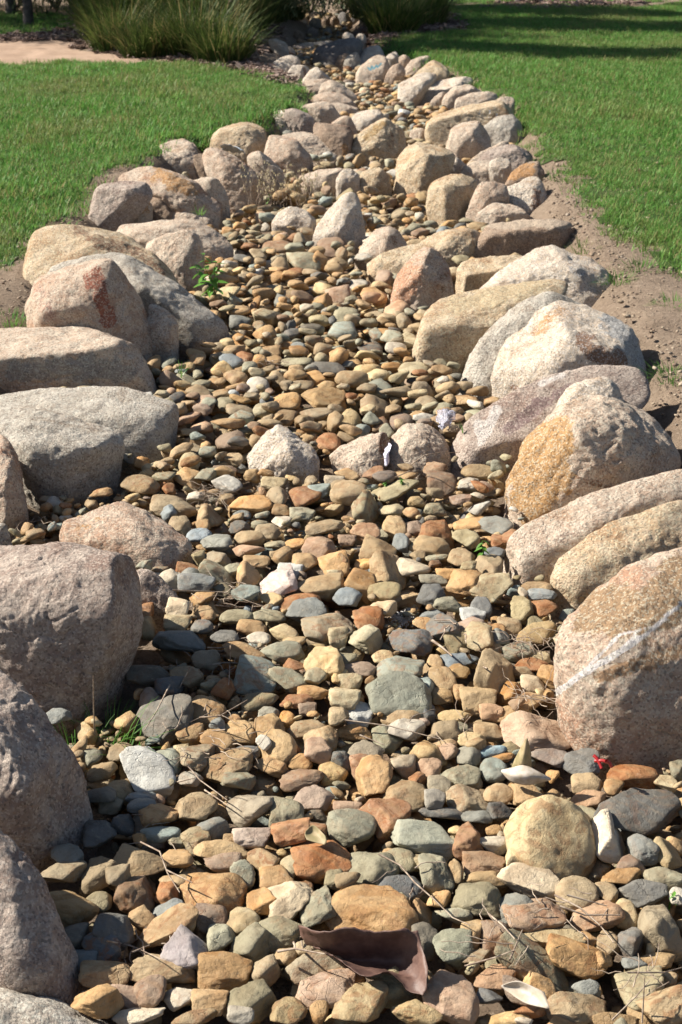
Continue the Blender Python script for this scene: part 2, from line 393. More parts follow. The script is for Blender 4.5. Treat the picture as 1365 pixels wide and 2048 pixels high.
def boulder(crop, outline, label, tint='beige', D=None, ridge='', marks=(), z0=None, p=40, res=None, rough=1.0, name='boulder', cat='boulder', group=BGROUP, bulge=0.12, cuts=None, flat=0):
    o = np.array([q[:2] for q in pts(crop, outline)])
    x0, y0 = o.min(0); x1, y1 = o.max(0)
    bx = o[o[:, 1].argmax()][0]
    g = ground_hit(np.clip(bx, -200, 1560), y1) if z0 is None else atZ(bx, y1, z0)
    zg = g[2]; Y0 = g[1]
    zc = (g - CP) @ FW
    w = (x1 - x0) / F * zc; h = (y1 - y0) / F * zc
    if D is None: D = min(max(0.62 * w, 0.55 * h), 0.42)
    P = []
    t = (y1 - o[:, 1]) / (y1 - y0)
    c = o.mean(0)
    for (px, py), ti in zip(o, t):
        gy_ = atZ(px, py, zg)[1]; Y = Y0 + D * (0.08 + 0.72 * ti)
        if gy_ > 0: Y = min(Y, gy_)
        q = atY(px, py, Y); P.append(q)
        if ti < 0.3: P.append(np.array([q[0], q[1] + 0.02, zg - 0.13]))
        b = c + (np.array([px, py]) - c) * 0.68
        P.append(atY(b[0], b[1], Y0 + D * (0.98 + 0.1 * math.sin(px))))
        if not ridge:
            f = c + (np.array([px, py]) - c) * 0.55
            P.append(atY(f[0], f[1], Y0 + D * (0.08 + 0.60 * (y1 - f[1]) / (y1 - y0) - bulge * (1 + 0.5 * math.sin(py * 1.7)))))
    if ridge:
        for q in pts(crop, ridge): P.append(atY(q[0], q[1], Y0 + D * q[2]))
    P = np.array(P)
    cen = (P.min(0) + P.max(0)) / 2
    N_, d_ = hull_planes(P, cen)
    ext = (P.max(0) - P.min(0)) / 2
    if cuts is None: cuts = 5 if ridge else 15
    rc = np.random.default_rng(int(abs(x0 * 31 + y1 * 17)))     # knock flat faces off the corners, as quarrying does
    cn = rc.normal(size=(cuts, 3)); cn[:, 2] = np.abs(cn[:, 2]) * .8; cn[:, 1] = -np.abs(cn[:, 1]); cn /= np.linalg.norm(cn, axis=1)[:, None]
    sup = ((P - cen) @ cn.T).max(0) * rc.uniform(.74, .94, cuts)
    if flat:
        cn = np.vstack([cn, [[-.10, -.10, .99], [.05, -.98, .18], [.93, -.33, .12]]]); cn /= np.linalg.norm(cn, axis=1)[:, None]
        sup = np.concatenate([sup, ((P - cen) @ cn[-3:].T).max(0) * np.array([flat, .86, .90])])
    N_ = np.vstack([N_, cn]); d_ = np.concatenate([d_, sup])
    pix = max(x1 - x0, y1 - y0)
    if res is None: res = 7 if pix > 430 else 6 if pix > 110 else 5 if pix > 40 else 4
    U, Fc = ico(res)
    U = U * ext; U = U / np.linalg.norm(U, axis=1)[:, None]
    rr = np.zeros(len(U))
    for n, d in zip(N_, d_): rr += np.maximum(0, U @ n / d) ** p
    rad = rr ** (-1 / p)
    V = cen + U * rad[:, None]
    S = max(w, h)
    sd = int(abs(x0 * 7 + y0 * 13)) % 997
    for it in range(2):                        # fit the size of the finished stone to what the photograph shows
        ab = V[V[:, 2] > zg - 0.005]
        q = proj(ab); qx0, qx1 = q[:, 0].min(), q[:, 0].max(); qy0 = q[:, 1].min()
        k = (x1 - x0) / (qx1 - qx0); mx = ((x0 + x1) - (qx0 + qx1)) / 2 / F * zc
        V[:, 0] = (V[:, 0] - cen[0]) * k + cen[0] + mx
        kz = np.clip((y1 - y0) / max(1, (y1 - qy0)), 0.8, 1.3); V[:, 2] = zg + (V[:, 2] - zg) * kz
    Q = V - cen
    V = V + U * ((fbm(Q * (2.2 / S) + sd, 2, sd) * 0.024 * S + fbm(Q * (8 / S) + sd, 4, sd + 3) * 0.006 * S * rough
                  - np.abs(fbm(Q * (3.2 / S) + sd + 9, 4, sd + 8)) * 0.014 * S * rough
                  + fbm(Q * 60 + sd, 3, sd + 5) * 0.0020 * rough) [:, None])
    tr = fbm(Q * (2.4 / S) + sd + 31, 3, sd + 11) * 2.6              # broken steps and clefts in the rock
    st_ = np.floor(tr) + np.clip((tr - np.floor(tr)) * 5, 0, 1)
    cl = np.abs(fbm(Q * (2.0 / S) + sd + 55, 4, sd + 21))
    V = V + U * ((st_ - tr) * 0.007 * S * rough - np.clip(1 - cl / 0.03, 0, 1) * 0.010 * S * rough * (vnoise(Q * 3 / S + sd) > 0))[:, None]
    mk = np.zeros((len(V), 4), np.float32)
    if marks:
        q = proj(V)[:, :2]; wob = fbm(V * 30, 3, sd) * 0.25
        for col, rad_, line, amt in marks:
            L = np.array([a[:2] for a in pts(crop, line)]); r_ = rad_ / CROP[crop][2]
            dmin = np.full(len(V), 1e9)
            if len(L) == 1: dmin = np.hypot(*(q - L[0]).T)
            for a, b in zip(L[:-1], L[1:]):
                ab = b - a; tt = np.clip(((q - a) @ ab) / (ab @ ab), 0, 1)
                dmin = np.minimum(dmin, np.hypot(*(q - (a + tt[:, None] * ab)).T))
            al = np.clip(1.15 - dmin / r_ + wob, 0, 1) * amt
            s = al > mk[:, 3]; mk[s, :3] = col; mk[s, 3] = al[s]
    base = np.array([g[0], g[1], zg])
    m = mesh_np('boulder', V - base, Fc, GR[tint], cols=dict(Mark=mk))
    ob = link(name, m, loc=base); tag(ob, label, cat, group)
    ix = ((V[:, 0] - HX0) / HN).astype(int); iy = ((V[:, 1] - HY0) / HN).astype(int)
    ok = (ix >= 1) & (ix < HW - 1) & (iy >= 1) & (iy < HH - 1)
    for dx in (-1, 0, 1):
        for dy in (-1, 0, 1):
            np.maximum.at(HMAP, (iy[ok] + dy, ix[ok] + dx), V[ok, 2])
    BOULD.append((ob, o)); return ob

def ell(crop, cx, cy, w, h, n=12):
    x0, y0, k = CROP[crop]; s = int(cx * 3 + cy)
    return ' '.join('%.1f,%.1f' % (cx + w / 2 * math.cos(a) * (1 + .1 * math.sin(a * 3 + s)), cy + h / 2 * math.sin(a) * (1 + .08 * math.sin(a * 2 + s)))
                    for a in [i * 2 * math.pi / n for i in range(n)])
RED = (0.30, 0.10, 0.06); BRN = (0.22, 0.12, 0.07); RUST = (0.42, 0.22, 0.09); ORA = (0.44, 0.235, 0.095); DRK = (0.10, 0.09, 0.085); WHT = (0.72, 0.68, 0.66)
B = boulder
# left bank, near to far
B('T', '0,1088 60,1083 150,1090 240,1100 270,1115 279,1160 281,1230 276,1290 240,1320 190,1350 150,1390 100,1430 40,1405 0,1380 -120,1350 -150,1150',
  'huge blocky grey brown granite block with a flat top at the left edge', 'mauve', 0.42, '0,1205,.12 60,1180,.12 130,1150,.15 200,1122,.2 262,1112,.28 190,1330,.04 100,1410,.02', rough=.8, flat=.78)
B('T', '0,1352 31,1375 77,1422 113,1468 149,1524 174,1570 180,1611 174,1650 154,1680 118,1705 82,1720 51,1730 20,1728 -60,1700 -200,1600 -220,1300 -80,1270',
  'dark rounded purplish brown boulder at the left edge in front of the flat topped block', 'mauve', 0.34, '40,1440,.5 90,1500,.45 120,1600,.12 60,1600,.02 -60,1500,.1', marks=[(ORA, 60, '60,1590 20,1640', .35)])
B('T', '0,1683 35,1712 65,1750 95,1810 100,1850 128,1900 158,1950 162,1990 120,2008 60,2010 0,2010 -120,2000 -260,1900 -220,1600 -90,1590',
  'rough grey boulder with a steep sloping side in the lower left corner', 'mauve', 0.30, '20,1760,.4 60,1840,.35 90,1920,.2 20,1930,.02')
B('T', '0,1958 51,1970 103,1990 154,2016 185,2031 215,2050 240,2100 150,2160 -100,2160 -150,2000',
  'low speckled grey boulder cut by the bottom left corner of the photo', 'grey', 0.25)
B('E', '235,850 250,810 330,770 420,745 510,702 560,720 600,765 680,810 750,860 757,900 720,945 640,975 540,960 480,920 250,880',
  'pale orange pink boulder with a dark shaded right end behind the flat topped block', 'pink', 0.30, '600,765,.55 560,800,.3 505,890,.10 470,790,.5 640,900,.12', marks=[(ORA, 90, '300,810 400,780', .4)])
B('E', '500,980 545,965 600,990 690,1070 705,1105 640,1130 540,1130 500,1100', 'small speckled grey pink boulder half hidden by the flat topped block', 'mauve')
B('E', '0,445 40,470 75,530 95,600 110,700 105,750 60,800 20,820 -60,800 -90,600 -60,480', 'upright rounded boulder cut by the left edge above the flat topped block', 'pink', .3)
B('E', '0,785 35,810 52,860 50,885 0,900 -70,890 -60,800', 'small grey boulder low at the left edge beside the upright rounded boulder', 'grey')
B('E', '-60,370 60,345 150,350 250,380 340,395 430,420 470,450 477,485 420,570 380,610 300,640 250,658 180,665 110,650 85,600 60,520 -40,470',
  'pale grey boulder with a bright top and shaded undercut base near the left edge', 'grey', 0.34, '60,480,.05 250,560,.02 380,500,.15 430,450,.45 200,420,.4')
B('E', '-60,330 0,292 60,270 200,265 300,262 420,262 520,275 620,310 680,345 685,380 665,430 640,480 590,520 520,515 470,490 300,470 0,430',
  'long pale grey boulder stretching right beneath the big slab with the cracked front', 'grey', 0.32, '500,330,.5 600,370,.35 470,450,.05 580,500,.05 300,340,.35', flat=.78)
B('E', '-120,60 0,28 150,25 330,28 440,70 500,88 540,150 580,230 608,300 560,312 500,300 300,300 60,300 -120,280',
  'big flat topped boulder slab with a rough shaded front at the left edge', 'beige', 0.42, '-60,165,.06 10,150,.06 120,135,.06 220,92,.12 330,87,.12 490,97,.14 540,260,.04 20,280,.02 300,285,.02', marks=[(ORA, 50, '0,70 200,75', .35), ((.33, .3, .27), 80, '60,210 250,180 480,200', .75)], flat=.78)  # the grey mark paints shade onto the front face
B('C', '105,700 125,670 250,610 400,575 440,580 480,660 500,735 560,745 590,830 605,960 590,1010 540,1010 400,960 300,920 115,880 98,760',
  'tall pinkish boulder with a red stained cleft standing behind the big flat slab', 'pink', 0.34, '430,590,.5 400,760,.06 470,850,.10 330,640,.35 150,800,.06 500,740,.3', marks=[(RED, 45, '380,640 400,740 420,820', .95), (RED, 30, '340,650 350,690', .7), ((.42, .25, .19), 80, '150,700 200,800', .5)])
B('C', '180,650 250,600 400,562 480,556 560,590 640,660 730,740 820,790 870,840 905,900 885,932 830,925 700,915 600,850 480,760 250,700',
  'long pale wedge boulder sloping down to the pebbles behind the red stained boulder', 'grey', 0.42, '560,700,.22 700,790,.18 840,830,.3 820,900,.05 470,580,.6', marks=[(DRK, 30, '520,570 570,600', .5)])
B('C', '85,600 85,560 100,520 200,455 300,448 400,452 460,465 540,510 600,560 660,610 700,690 705,720 560,720 300,700 180,690 110,670',
  'large rounded tan boulder with brown streaks on top beside the left grass', 'warm', 0.40, z0=.09, marks=[(BRN, 45, '300,470 400,520 550,560 640,640', .6), (BRN, 25, '200,600 240,560', .4)])
B('C', '565,755 640,760 680,780 697,800 688,970 660,985 600,975 555,930', 'small upright tan block wedged under the long pale wedge boulder', 'beige', .16)
B('C', '440,470 480,445 560,435 700,432 780,440 860,480 910,540 920,580 860,598 800,600 600,560 480,520', 'broad low pale boulder behind the leafy green weed', 'beige', .34)
B('C', '565,510 640,492 740,470 780,490 797,540 800,600 790,695 730,705 690,690 640,640 590,590', 'boulder with a deeply shaded front right behind the leafy green weed', 'beige', .22, '735,480,.45 770,520,.4 620,560,.3 720,650,.03')
B('C', '400,440 405,410 420,390 460,350 510,335 550,345 590,375 602,430 520,450 450,470', 'small domed beige boulder with an orange top on the left bank', 'beige', .2, marks=[(ORA, 50, '500,350 560,370', .8)])
B('C', '560,360 600,322 640,350 660,390 700,430 600,450 590,400', 'small dark pointed tan boulder between domed beige ones on the left bank', 'brown')
B('C', '640,385 720,370 770,395 820,430 832,455 760,460 690,450', 'low flat pale stone boulder tucked under the long sloping boulder', 'beige')
B('C', '340,390 370,330 430,290 500,278 560,285 600,315 590,350 480,360 430,395 400,418 360,412', 'grey brown boulder at the outer left edge against the bare soil', 'mauve', z0=.1)
B('C', '468,275 485,240 560,222 640,232 700,265 760,298 840,338 880,380 882,410 860,450 830,458 780,420 650,375 590,340 520,300', 'long orange tinged boulder sloping towards the pebbles on the left bank', 'pink', .34, marks=[(ORA, 60, '620,250 740,310', .7), (BRN, 25, '680,350 800,370', .4)])
B('C', '750,280 800,258 860,280 890,330 892,370 900,420 880,432 860,400 780,350', 'rounded grey tan boulder behind the long orange tinged boulder', 'beige')
B('C', '540,220 600,160 660,118 700,115 740,130 770,180 792,250 740,268 690,262 640,250 560,240', 'large pale domed boulder with a wrinkled shaded right face on the left bank', 'beige', .3)
B('C', '755,168 800,170 820,220 832,262 800,268 780,240', 'narrow dark brown boulder squeezed beside the large pale dome', 'brown')
B('C', '690,118 730,110 765,140 772,162 740,160 700,140', 'small tan boulder peeping over the large pale dome', 'pink', z0=.1)
B('C', '788,170 830,145 870,150 930,180 980,220 1020,280 1027,330 1010,352 940,362 890,350 850,290 815,230', 'big reddish brown wedge boulder with a long shaded slope above the dry weeds', 'pink', .30, '860,165,.55 900,230,.2 940,200,.5 960,340,.03', marks=[(BRN, 60, '870,170 930,210', .5)])
B('M', '62,650 80,590 130,545 200,520 300,488 370,510 430,550 460,600 440,650 400,680 330,690 280,685 140,665', 'large tan boulder with the blue grey scrap lying against its front', 'warm', .3, z0=.08)
B('M', '185,695 300,690 350,710 370,745 350,780 270,775 220,740', 'low flat beige boulder in front of the blue grey scrap', 'beige')
B('M', '320,700 380,685 440,690 490,730 500,780 560,790 590,880 560,922 480,915 400,870 350,780', 'pale lumpy boulder behind the dry flowering weeds', 'beige')
B('M', '440,700 470,600 520,575 580,590 640,620 680,660 740,720 782,800 750,832 680,835 590,810 480,780', 'tall pinkish boulder left of the shady weed hollow', 'pink', .26, marks=[(RED, 30, '520,620 540,680', .3)])
B('M', '555,580 630,560 720,560 800,583 860,600 930,640 952,720 900,750 790,740 700,690 640,625', 'boulder with a bright top and dark front above the shady weed hollow', 'beige', .25, '720,640,.3 800,600,.5 900,640,.4 850,730,.03')
B('M', '433,510 460,450 520,410 580,422 640,442 690,460 702,490 660,550 580,578 500,570 440,555', 'bright whitish grey boulder with a flat face perched on the left bank', 'white', .2, '600,440,.5 640,480,.25 600,560,.05 500,540,.1')
B('M', '570,410 660,398 740,440 790,520 802,580 740,585 700,575 660,550 640,480', 'grey tan boulder right behind the bright whitish one', 'mauve')
B('M', '690,400 750,370 820,353 880,380 940,430 962,462 900,495 850,495 780,490 740,450', 'wrinkled beige boulder with a dark notch on the far left bank', 'beige')
B('M', '770,500 850,495 960,500 1020,530 1052,580 1035,650 1010,700 980,742 930,720 880,670 800,570', 'squarish brown boulder with an ochre foot beside the triangular boulder', 'brown', .22, marks=[(ORA, 35, '985,660 990,730', .9)])
B('M', '890,505 960,455 1010,448 1050,500 1080,560 1060,592 1020,580 960,530', 'pinkish boulder resting on top of the squarish brown boulder', 'pink')
B('M', '860,375 960,360 1040,370 1092,412 1040,435 970,445 930,435', 'small flat beige boulder near the pinkish one at the far left bank', 'beige')
B('M', '755,365 780,320 850,293 900,288 980,298 1040,345 1080,392 1000,420 950,395 860,385 800,375', 'tan boulder with a brown streaked crown on the far left bank', 'pink')
B('M', '805,300 830,235 900,205 960,215 1000,260 1060,310 1072,345 1040,370 980,330 880,310', 'pale dented boulder above the brown streaked crown, far left bank', 'beige')
B('M', '648,268 690,218 750,203 830,190 900,200 940,235 900,280 800,302 740,302 700,285', 'brown faced boulder with a pale lower half, far left bank', 'beige', marks=[(BRN, 30, '780,215 900,215', .5)])
B('M', '690,212 740,150 800,120 860,140 897,190 860,215 780,225 720,225', 'pale domed boulder with a grey cap near the far bend', 'white', z0=.05)
B('M', '560,212 590,160 630,120 690,106 750,120 757,150 710,200 660,242 620,238', 'angular beige boulder with a brown right side at the mulch edge', 'white', marks=[(BRN, 25, '710,130 720,170', .6)])
B('M', '478,145 510,90 550,50 600,36 660,60 687,100 650,130 600,150 570,172 530,165', 'smooth pale domed boulder beside the end of the mulch bed', 'white', z0=.06)
B('M', '258,98 320,50 400,30 480,20 550,30 545,65 500,105 420,105 340,105', 'low brown topped boulder below the grassy clump', 'brown', z0=.06)
B('M', '340,105 380,78 440,82 502,95 492,132 430,137 370,124', 'small cream boulder lying on the mulch', 'white', z0=.06)
# far end
B('K', '225,330 250,305 310,320 350,322 412,380 422,440 350,435 290,420 240,380', 'dark brown boulder under the right edge of the grassy clump', 'brown')
B('K', '310,320 370,310 430,340 467,380 450,400 400,405 350,370', 'pale boulder behind the dark brown one by the grassy clump', 'white')
B('K', '408,415 450,380 500,372 532,430 520,455 440,445', 'small pale boulder before the shadowed hollow at the far bend', 'beige')
B('K', '488,370 560,355 620,370 632,410 560,415 500,408', 'flat grey boulder at the far bend left of the small hollow', 'mauve')
B('K', '570,345 650,345 740,340 825,323 825,355 720,375 700,402 650,402 600,375', 'long pale flat boulder behind the big black shaded one', 'white')
B('K', '668,430 690,390 780,350 880,310 960,300 1010,310 1060,340 1067,390 1020,420 960,435 900,470 850,540 790,557 740,550 690,500', 'big boulder darkened to slate grey by tree shade at the far bend', 'dark', .5)  # the dark tint carries the tree shade lying across it
B('K', '900,295 950,257 1000,283 1003,315 940,325', 'pale rounded boulder on top behind the big dark shaded one', 'white', z0=.12)
B('K', '1008,295 1040,268 1090,300 1102,332 1060,350 1020,330', 'small pale boulder at the right end of the big dark shaded one', 'white', z0=.08)
B('K', '843,505 870,450 920,430 970,422 940,500 905,552 850,545', 'olive brown boulder just right of the big dark shaded one', 'brown')
B('K', '915,535 920,480 970,430 1030,413 1050,460 1040,552 970,562', 'grey brown rounded boulder with a shaded right side at the far bend', 'grey')
for q in [(695, 118, 100, 50, 'pale cap stone leaning on dark rocks', 'beige'), (690, 185, 110, 85, 'grey striped boulder with white top', 'grey'), (770, 168, 70, 85, 'upright brown boulder', 'brown'),
          (840, 165, 80, 95, 'reddish brown boulder', 'brown'), (920, 150, 130, 115, 'large dark grey boulder', 'dark'), (598, 180, 60, 38, 'small pinkish white boulder', 'white'),
          (630, 216, 40, 36, 'tiny pale round boulder', 'white'), (785, 250, 80, 50, 'low blue grey boulder', 'grey'), (550, 262, 80, 50, 'low tan boulder on soil', 'brown'),
          (650, 245, 110, 55, 'flat grey boulder', 'mauve'), (1085, 125, 90, 90, 'beige boulder beside the grassy clump', 'beige'), (1005, 152, 80, 80, 'dark brown boulder near the grassy clump', 'dark')]:
    B('K', ell('K', *q[:4]), q[4] + ' in the far rock pile at the top', q[5])
# right bank, far to near
B('L', '48,115 90,65 150,40 210,36 240,70 257,105 230,150 130,170 70,195', 'cream boulder standing first on the right bank beside the shaded lawn', 'white', .3)
B('L', '42,245 60,200 120,160 190,115 240,110 270,150 302,180 290,240 240,290 150,317 80,322 60,290', 'cream boulder with faded blue paint marks on its side', 'beige', .3,
  marks=[((.10, .33, .42), 9, '130,200 150,215 160,190 175,205 190,180 200,195 225,170', 1.3)])
B('L', '243,305 270,230 310,180 360,165 402,200 390,260 340,292 280,322', 'pinkish beige boulder right of the blue painted boulder', 'pink')
B('L', '255,130 300,90 350,82 367,110 362,150 300,165', 'small cream boulder behind the blue painted boulder by the grass', 'white', z0=.08)
B('L', '350,135 400,106 437,130 430,165 400,200 360,170', 'small cleft pink boulder between cream ones by the far grass', 'pink', z0=.06)
B('L', '390,275 400,200 440,145 520,112 570,113 597,140 580,200 500,260', 'smooth grey beige dome boulder beside the far right grass', 'beige')
B('L', '450,275 520,200 590,150 640,143 690,200 722,262 680,280 600,270 540,300', 'tan boulder with a sharp shaded right end beside the far right grass', 'warm', .3, '640,150,.6 655,230,.25 560,240,.3', z0=.06)
B('L', '340,385 350,320 430,270 530,238 600,235 600,300 520,365 470,385 410,400 390,452 355,467', 'cream boulder spreading over the pebbles below the grey beige dome', 'white', .32)
B('L', '405,400 450,330 520,280 590,233 622,270 560,330 510,385 440,422', 'elongated grey topped boulder leaning over the cream one', 'beige', .22)
B('L', '430,425 520,380 540,330 600,280 680,268 740,278 860,263 882,295 870,325 780,345 700,390 650,425 600,440 560,435', 'broad cream boulder with a flat grey tongue reaching the grass', 'white', .34)
B('L', '568,465 600,420 650,380 700,368 690,430 640,477 600,492', 'small egg shaped beige boulder leaning on the broad cream one', 'beige')
B('L', '658,485 680,410 740,340 820,320 900,328 952,370 900,410 800,450 760,490 700,503', 'rounded pale boulder with a twig lying at its foot', 'beige')
B('L', '750,495 780,420 850,393 950,378 1030,373 1062,410 1040,450 900,480', 'flat pale boulder just behind the long veined slab', 'beige', z0=.05)
B('L', '1030,435 1110,406 1160,408 1187,440 1182,505 1120,490', 'pale end boulder between the long veined slab and the grass', 'beige', z0=.1)
B('L', '543,620 580,570 700,500 850,450 1000,428 1100,455 1180,515 1195,555 1100,580 1000,600 900,620 800,650 720,700 660,765 600,758 560,700', 'long slab boulder with pale vertical veins down its shaded front', 'warm', .42,
  '560,615,.08 700,582,.10 830,550,.14 950,490,.22 1050,462,.3 1150,510,.35 620,740,.02 800,640,.05 1000,590,.15', marks=[(WHT, 5, '940,500 930,540', 1.2), (WHT, 5, '1010,480 1000,560', 1.2), (WHT, 5, '1070,490 1055,550', 1.2), (BRN, 40, '600,650 700,640 850,600', .4)])
B('D', '585,70 640,25 700,14 735,50 743,85 720,125 690,132 650,130 610,90', 'blue grey boulder with a lit cap at the corner of the right grass', 'grey', .22, '640,45,.5 700,60,.25 690,120,.03', z0=.03)
B('D', '437,155 445,110 490,60 550,41 600,68 624,120 620,150 560,180 520,192 480,185 450,180', 'round whitish pink boulder in front of the long veined slab', 'beige', .28)
B('D', '530,210 600,150 660,118 692,130 660,180 560,215', 'thin pale wedge boulder leaning on the dark domed one', 'beige')
B('D', '560,205 610,160 680,133 740,135 787,180 782,205 720,235 690,245 640,230', 'dark grey brown domed boulder beside the bare soil strip', 'mauve', z0=.04)
B('D', '608,200 650,186 695,194 699,228 670,248 635,240', 'small very pale orange flat boulder held between darker ones', 'white', z0=.08)
B('D', '672,292 700,245 760,198 802,198 827,250 827,302 790,300 740,290 700,290', 'dark orange brown boulder beside the bare soil strip', 'brown', marks=[(ORA, 45, '700,250 760,230', .9)], z0=.05)
B('D', '495,245 550,205 620,198 660,225 682,270 650,295 580,295 530,280', 'smooth pale boulder in the middle of the right bank cluster', 'beige')
B('D', '430,245 470,180 500,180 527,210 500,245 450,262', 'small white wedge boulder between two big rounded ones', 'white')
B('D', '238,255 250,190 290,145 350,126 410,150 450,160 482,185 450,240 400,290 350,312 290,305 250,285', 'large rounded two lobed cream boulder in mid creek', 'warm', .34, bulge=.2)
B('D', '368,355 380,300 420,265 480,248 540,268 567,290 550,340 520,390 480,422 430,427 388,397', 'round yellowish ball shaped boulder right of the creek pebbles', 'warm', .28, bulge=.22, marks=[((.55, .47, .36), 60, '440,330', .4)])
B('D', '523,365 540,310 580,283 640,278 692,285 690,340 640,380 590,410 560,435 530,402', 'pink beige boulder right of the ball shaped one', 'pink')
B('D', '618,360 680,300 760,260 802,265 837,330 843,352 800,402 760,405 700,390', 'cream boulder with a dark brown broken end by the bare soil', 'white', .26, '690,320,.4 790,300,.5 780,390,.04', marks=[(BRN, 30, '800,320 790,380', .8)], z0=.03)
B('D', '556,440 580,400 640,360 700,368 780,410 790,432 700,450 600,455', 'low flat rusty beige boulder behind the square block', 'beige')
B('D', '535,580 570,500 600,455 680,433 800,425 900,438 938,453 950,558 920,572 860,580 760,590 700,590 600,590', 'square cut block boulder with a flat brown front face', 'brown', .28, '605,465,.06 700,457,.05 925,462,.12 560,570,.02 940,555,.1 760,585,.0', marks=[((.45, .36, .27), 28, '620,448 780,440 920,448', .9)], p=22, flat=.78)  # pale strip along the top paints its sunlit look
B('D', '330,530 400,480 480,462 560,458 592,470 565,520 535,570 490,605 440,612 400,580', 'smooth cream boulder left of the square cut block', 'warm', .3)
B('D', '128,605 200,560 280,528 350,520 402,545 422,580 420,640 300,655 180,645', 'long low cream boulder behind the orange pyramid', 'warm', .26)
B('D', '222,725 250,650 290,590 345,532 390,538 440,600 470,660 467,702 400,732 340,795 300,775 270,742', 'orange pink pyramid shaped boulder with a bright left face', 'pink', .3, '370,540,.6 345,600,.4 320,700,.1 340,780,.02', marks=[((.52, .28, .17), 80, '290,650 270,720', .9), (BRN, 50, '440,640 430,700', .5)])  # brown mark puts the right flank's shade into the colour
B('D', '485,705 490,620 510,590 600,568 740,570 760,600 700,650 600,705 500,712', 'low flat topped ochre boulder behind the big layered slab', 'warm', .3, '495,625,.06 600,640,.06 700,600,.3', flat=.78)
B('D', '565,710 640,640 700,590 780,545 840,530 900,548 950,568 1010,620 1062,690 1084,762 1000,790 900,790 700,760', 'large smooth whitish boulder with rounded shoulders beside the bare soil', 'white', .4, marks=[((.38, .34, .3), 60, '930,600 1040,700', .5)])
B('D', '315,945 330,860 370,790 430,730 550,700 700,668 880,658 912,680 907,720 860,760 760,800 640,880 560,935 480,965 400,972 370,1003 330,985', 'big layered slab boulder with a flat sunlit tan top', 'warm', .46,
  '330,868,.08 450,882,.05 560,880,.08 660,850,.12 340,970,.0 470,955,.02 620,860,.1', marks=[((.48, .36, .22), 80, '480,760 800,690', .7), (BRN, 25, '450,870 640,830', .4)], p=20, flat=.78)
B('D', '500,1040 510,990 560,920 640,830 720,760 800,716 880,710 960,735 992,760 900,850 750,950 660,1050 640,1080 590,1090 540,1082', 'grey leaning slab boulder between the layered slab and the great dome', 'grey', .34)
B('D', '640,1053 630,1000 660,930 720,850 800,790 880,753 950,748 1010,760 1100,790 1140,830 1190,900 1215,980 1227,1050 1200,1090 1000,1150 800,1160 690,1130 655,1120', 'great domed cream boulder with orange blush and brown hollow', 'white', .46, marks=[(BRN, 70, '980,900 1030,960 1120,970', .75), (ORA, 60, '880,790 800,860', .55), ((.36, .35, .33), 70, '1080,820 1150,900 1190,970', .8), (BRN, 30, '700,1085 735,1095', .6)], bulge=.2)
B('F', '455,520 490,460 560,390 640,330 720,300 790,250 880,205 1000,186 1120,184 1190,190 1230,240 1237,302 1150,400 980,480 800,530 700,560 640,582 560,575 480,578', 'purplish brown boulder with white stripes below the great dome', 'mauve', .42,
  '560,420,.4 640,345,.5 800,310,.5 700,520,.05 560,560,.03', marks=[((.60, .54, .49), 28, '570,400 580,480 640,350', .9), ((.24, .165, .155), 50, '680,430 800,340 950,260', .7), ((.6, .54, .49), 25, '820,250 900,215', .6)])
B('F', '860,380 900,290 940,252 1000,228 1060,223 1112,247 1150,290 1120,380 900,420', 'small pale rounded cap boulder behind the orange faced boulder', 'white', .22, z0=.12)
B('F', '668,640 700,550 760,440 830,370 890,320 960,300 1060,290 1140,290 1230,318 1300,390 1350,460 1370,560 1320,640 1200,680 1100,710 960,725 880,760 800,777 720,752 680,700', 'large angular boulder with a flat orange left face and rough grey right face', 'beige', .42,
  '930,330,.5 950,430,.22 975,530,.12 935,640,.04 930,700,.02 880,745,.0 1250,380,.45 1150,600,.12 1000,700,.04', marks=[((.44, .25, .10), 150, '760,620 850,480 800,720', 1.0), ((.46, .27, .12), 60, '900,640 900,400', .8), (DRK, 18, '1060,320 1110,350 1080,400', .5), (BRN, 24, '960,620 1100,660 1200,640', .6)], p=20, rough=1.5)
B('F', '663,960 700,880 760,800 860,750 960,708 1080,678 1200,638 1300,583 1400,568 1470,640 1350,760 1100,860 950,920 860,980 840,1002 740,1007 680,992', 'long beige boulder lying diagonally below the orange faced boulder', 'beige', .36, '760,870,.4 900,800,.45 1200,700,.5 830,960,.03 760,1000,.02', marks=[((.30, .22, .17), 35, '800,900 950,820 1150,730 1300,690', .5)])
B('F', '848,985 870,930 950,870 1080,800 1240,738 1400,690 1480,800 1350,930 1100,1030 980,1080 940,1092 880,1087 853,1052', 'second diagonal beige boulder overlapped by the white streaked slab', 'warm', .34, '900,1010,.1 1000,960,.3 1250,850,.45')
B('T', '1105,1255 1150,1190 1222,1145 1300,1110 1365,1090 1480,1080 1600,1200 1600,1450 1450,1510 1365,1518 1320,1532 1270,1532 1210,1512 1150,1432 1106,1378 1130,1320', 'huge pinkish slab boulder with a white mineral streak at the right edge', 'pink', .44,
  '1200,1390,.10 1290,1350,.14 1400,1330,.18 1150,1400,.06 1280,1520,.0 1450,1490,.02 1135,1300,.18 1300,1150,.75 1500,1130,.85', marks=[((.66, .62, .60), 10, '1112,1386 1170,1345 1230,1310 1290,1270 1365,1205 1400,1170', 1.05), ((.62, .57, .54), 7, '1180,1330 1240,1270 1300,1255', .8), ((.62, .57, .54), 8, '1240,1300 1300,1240 1345,1190', .7), ((.31, .20, .11), 85, '1200,1220 1290,1230 1380,1160', .95), ((.33, .20, .11), 25, '1200,1355 1365,1300', .8)], p=18)
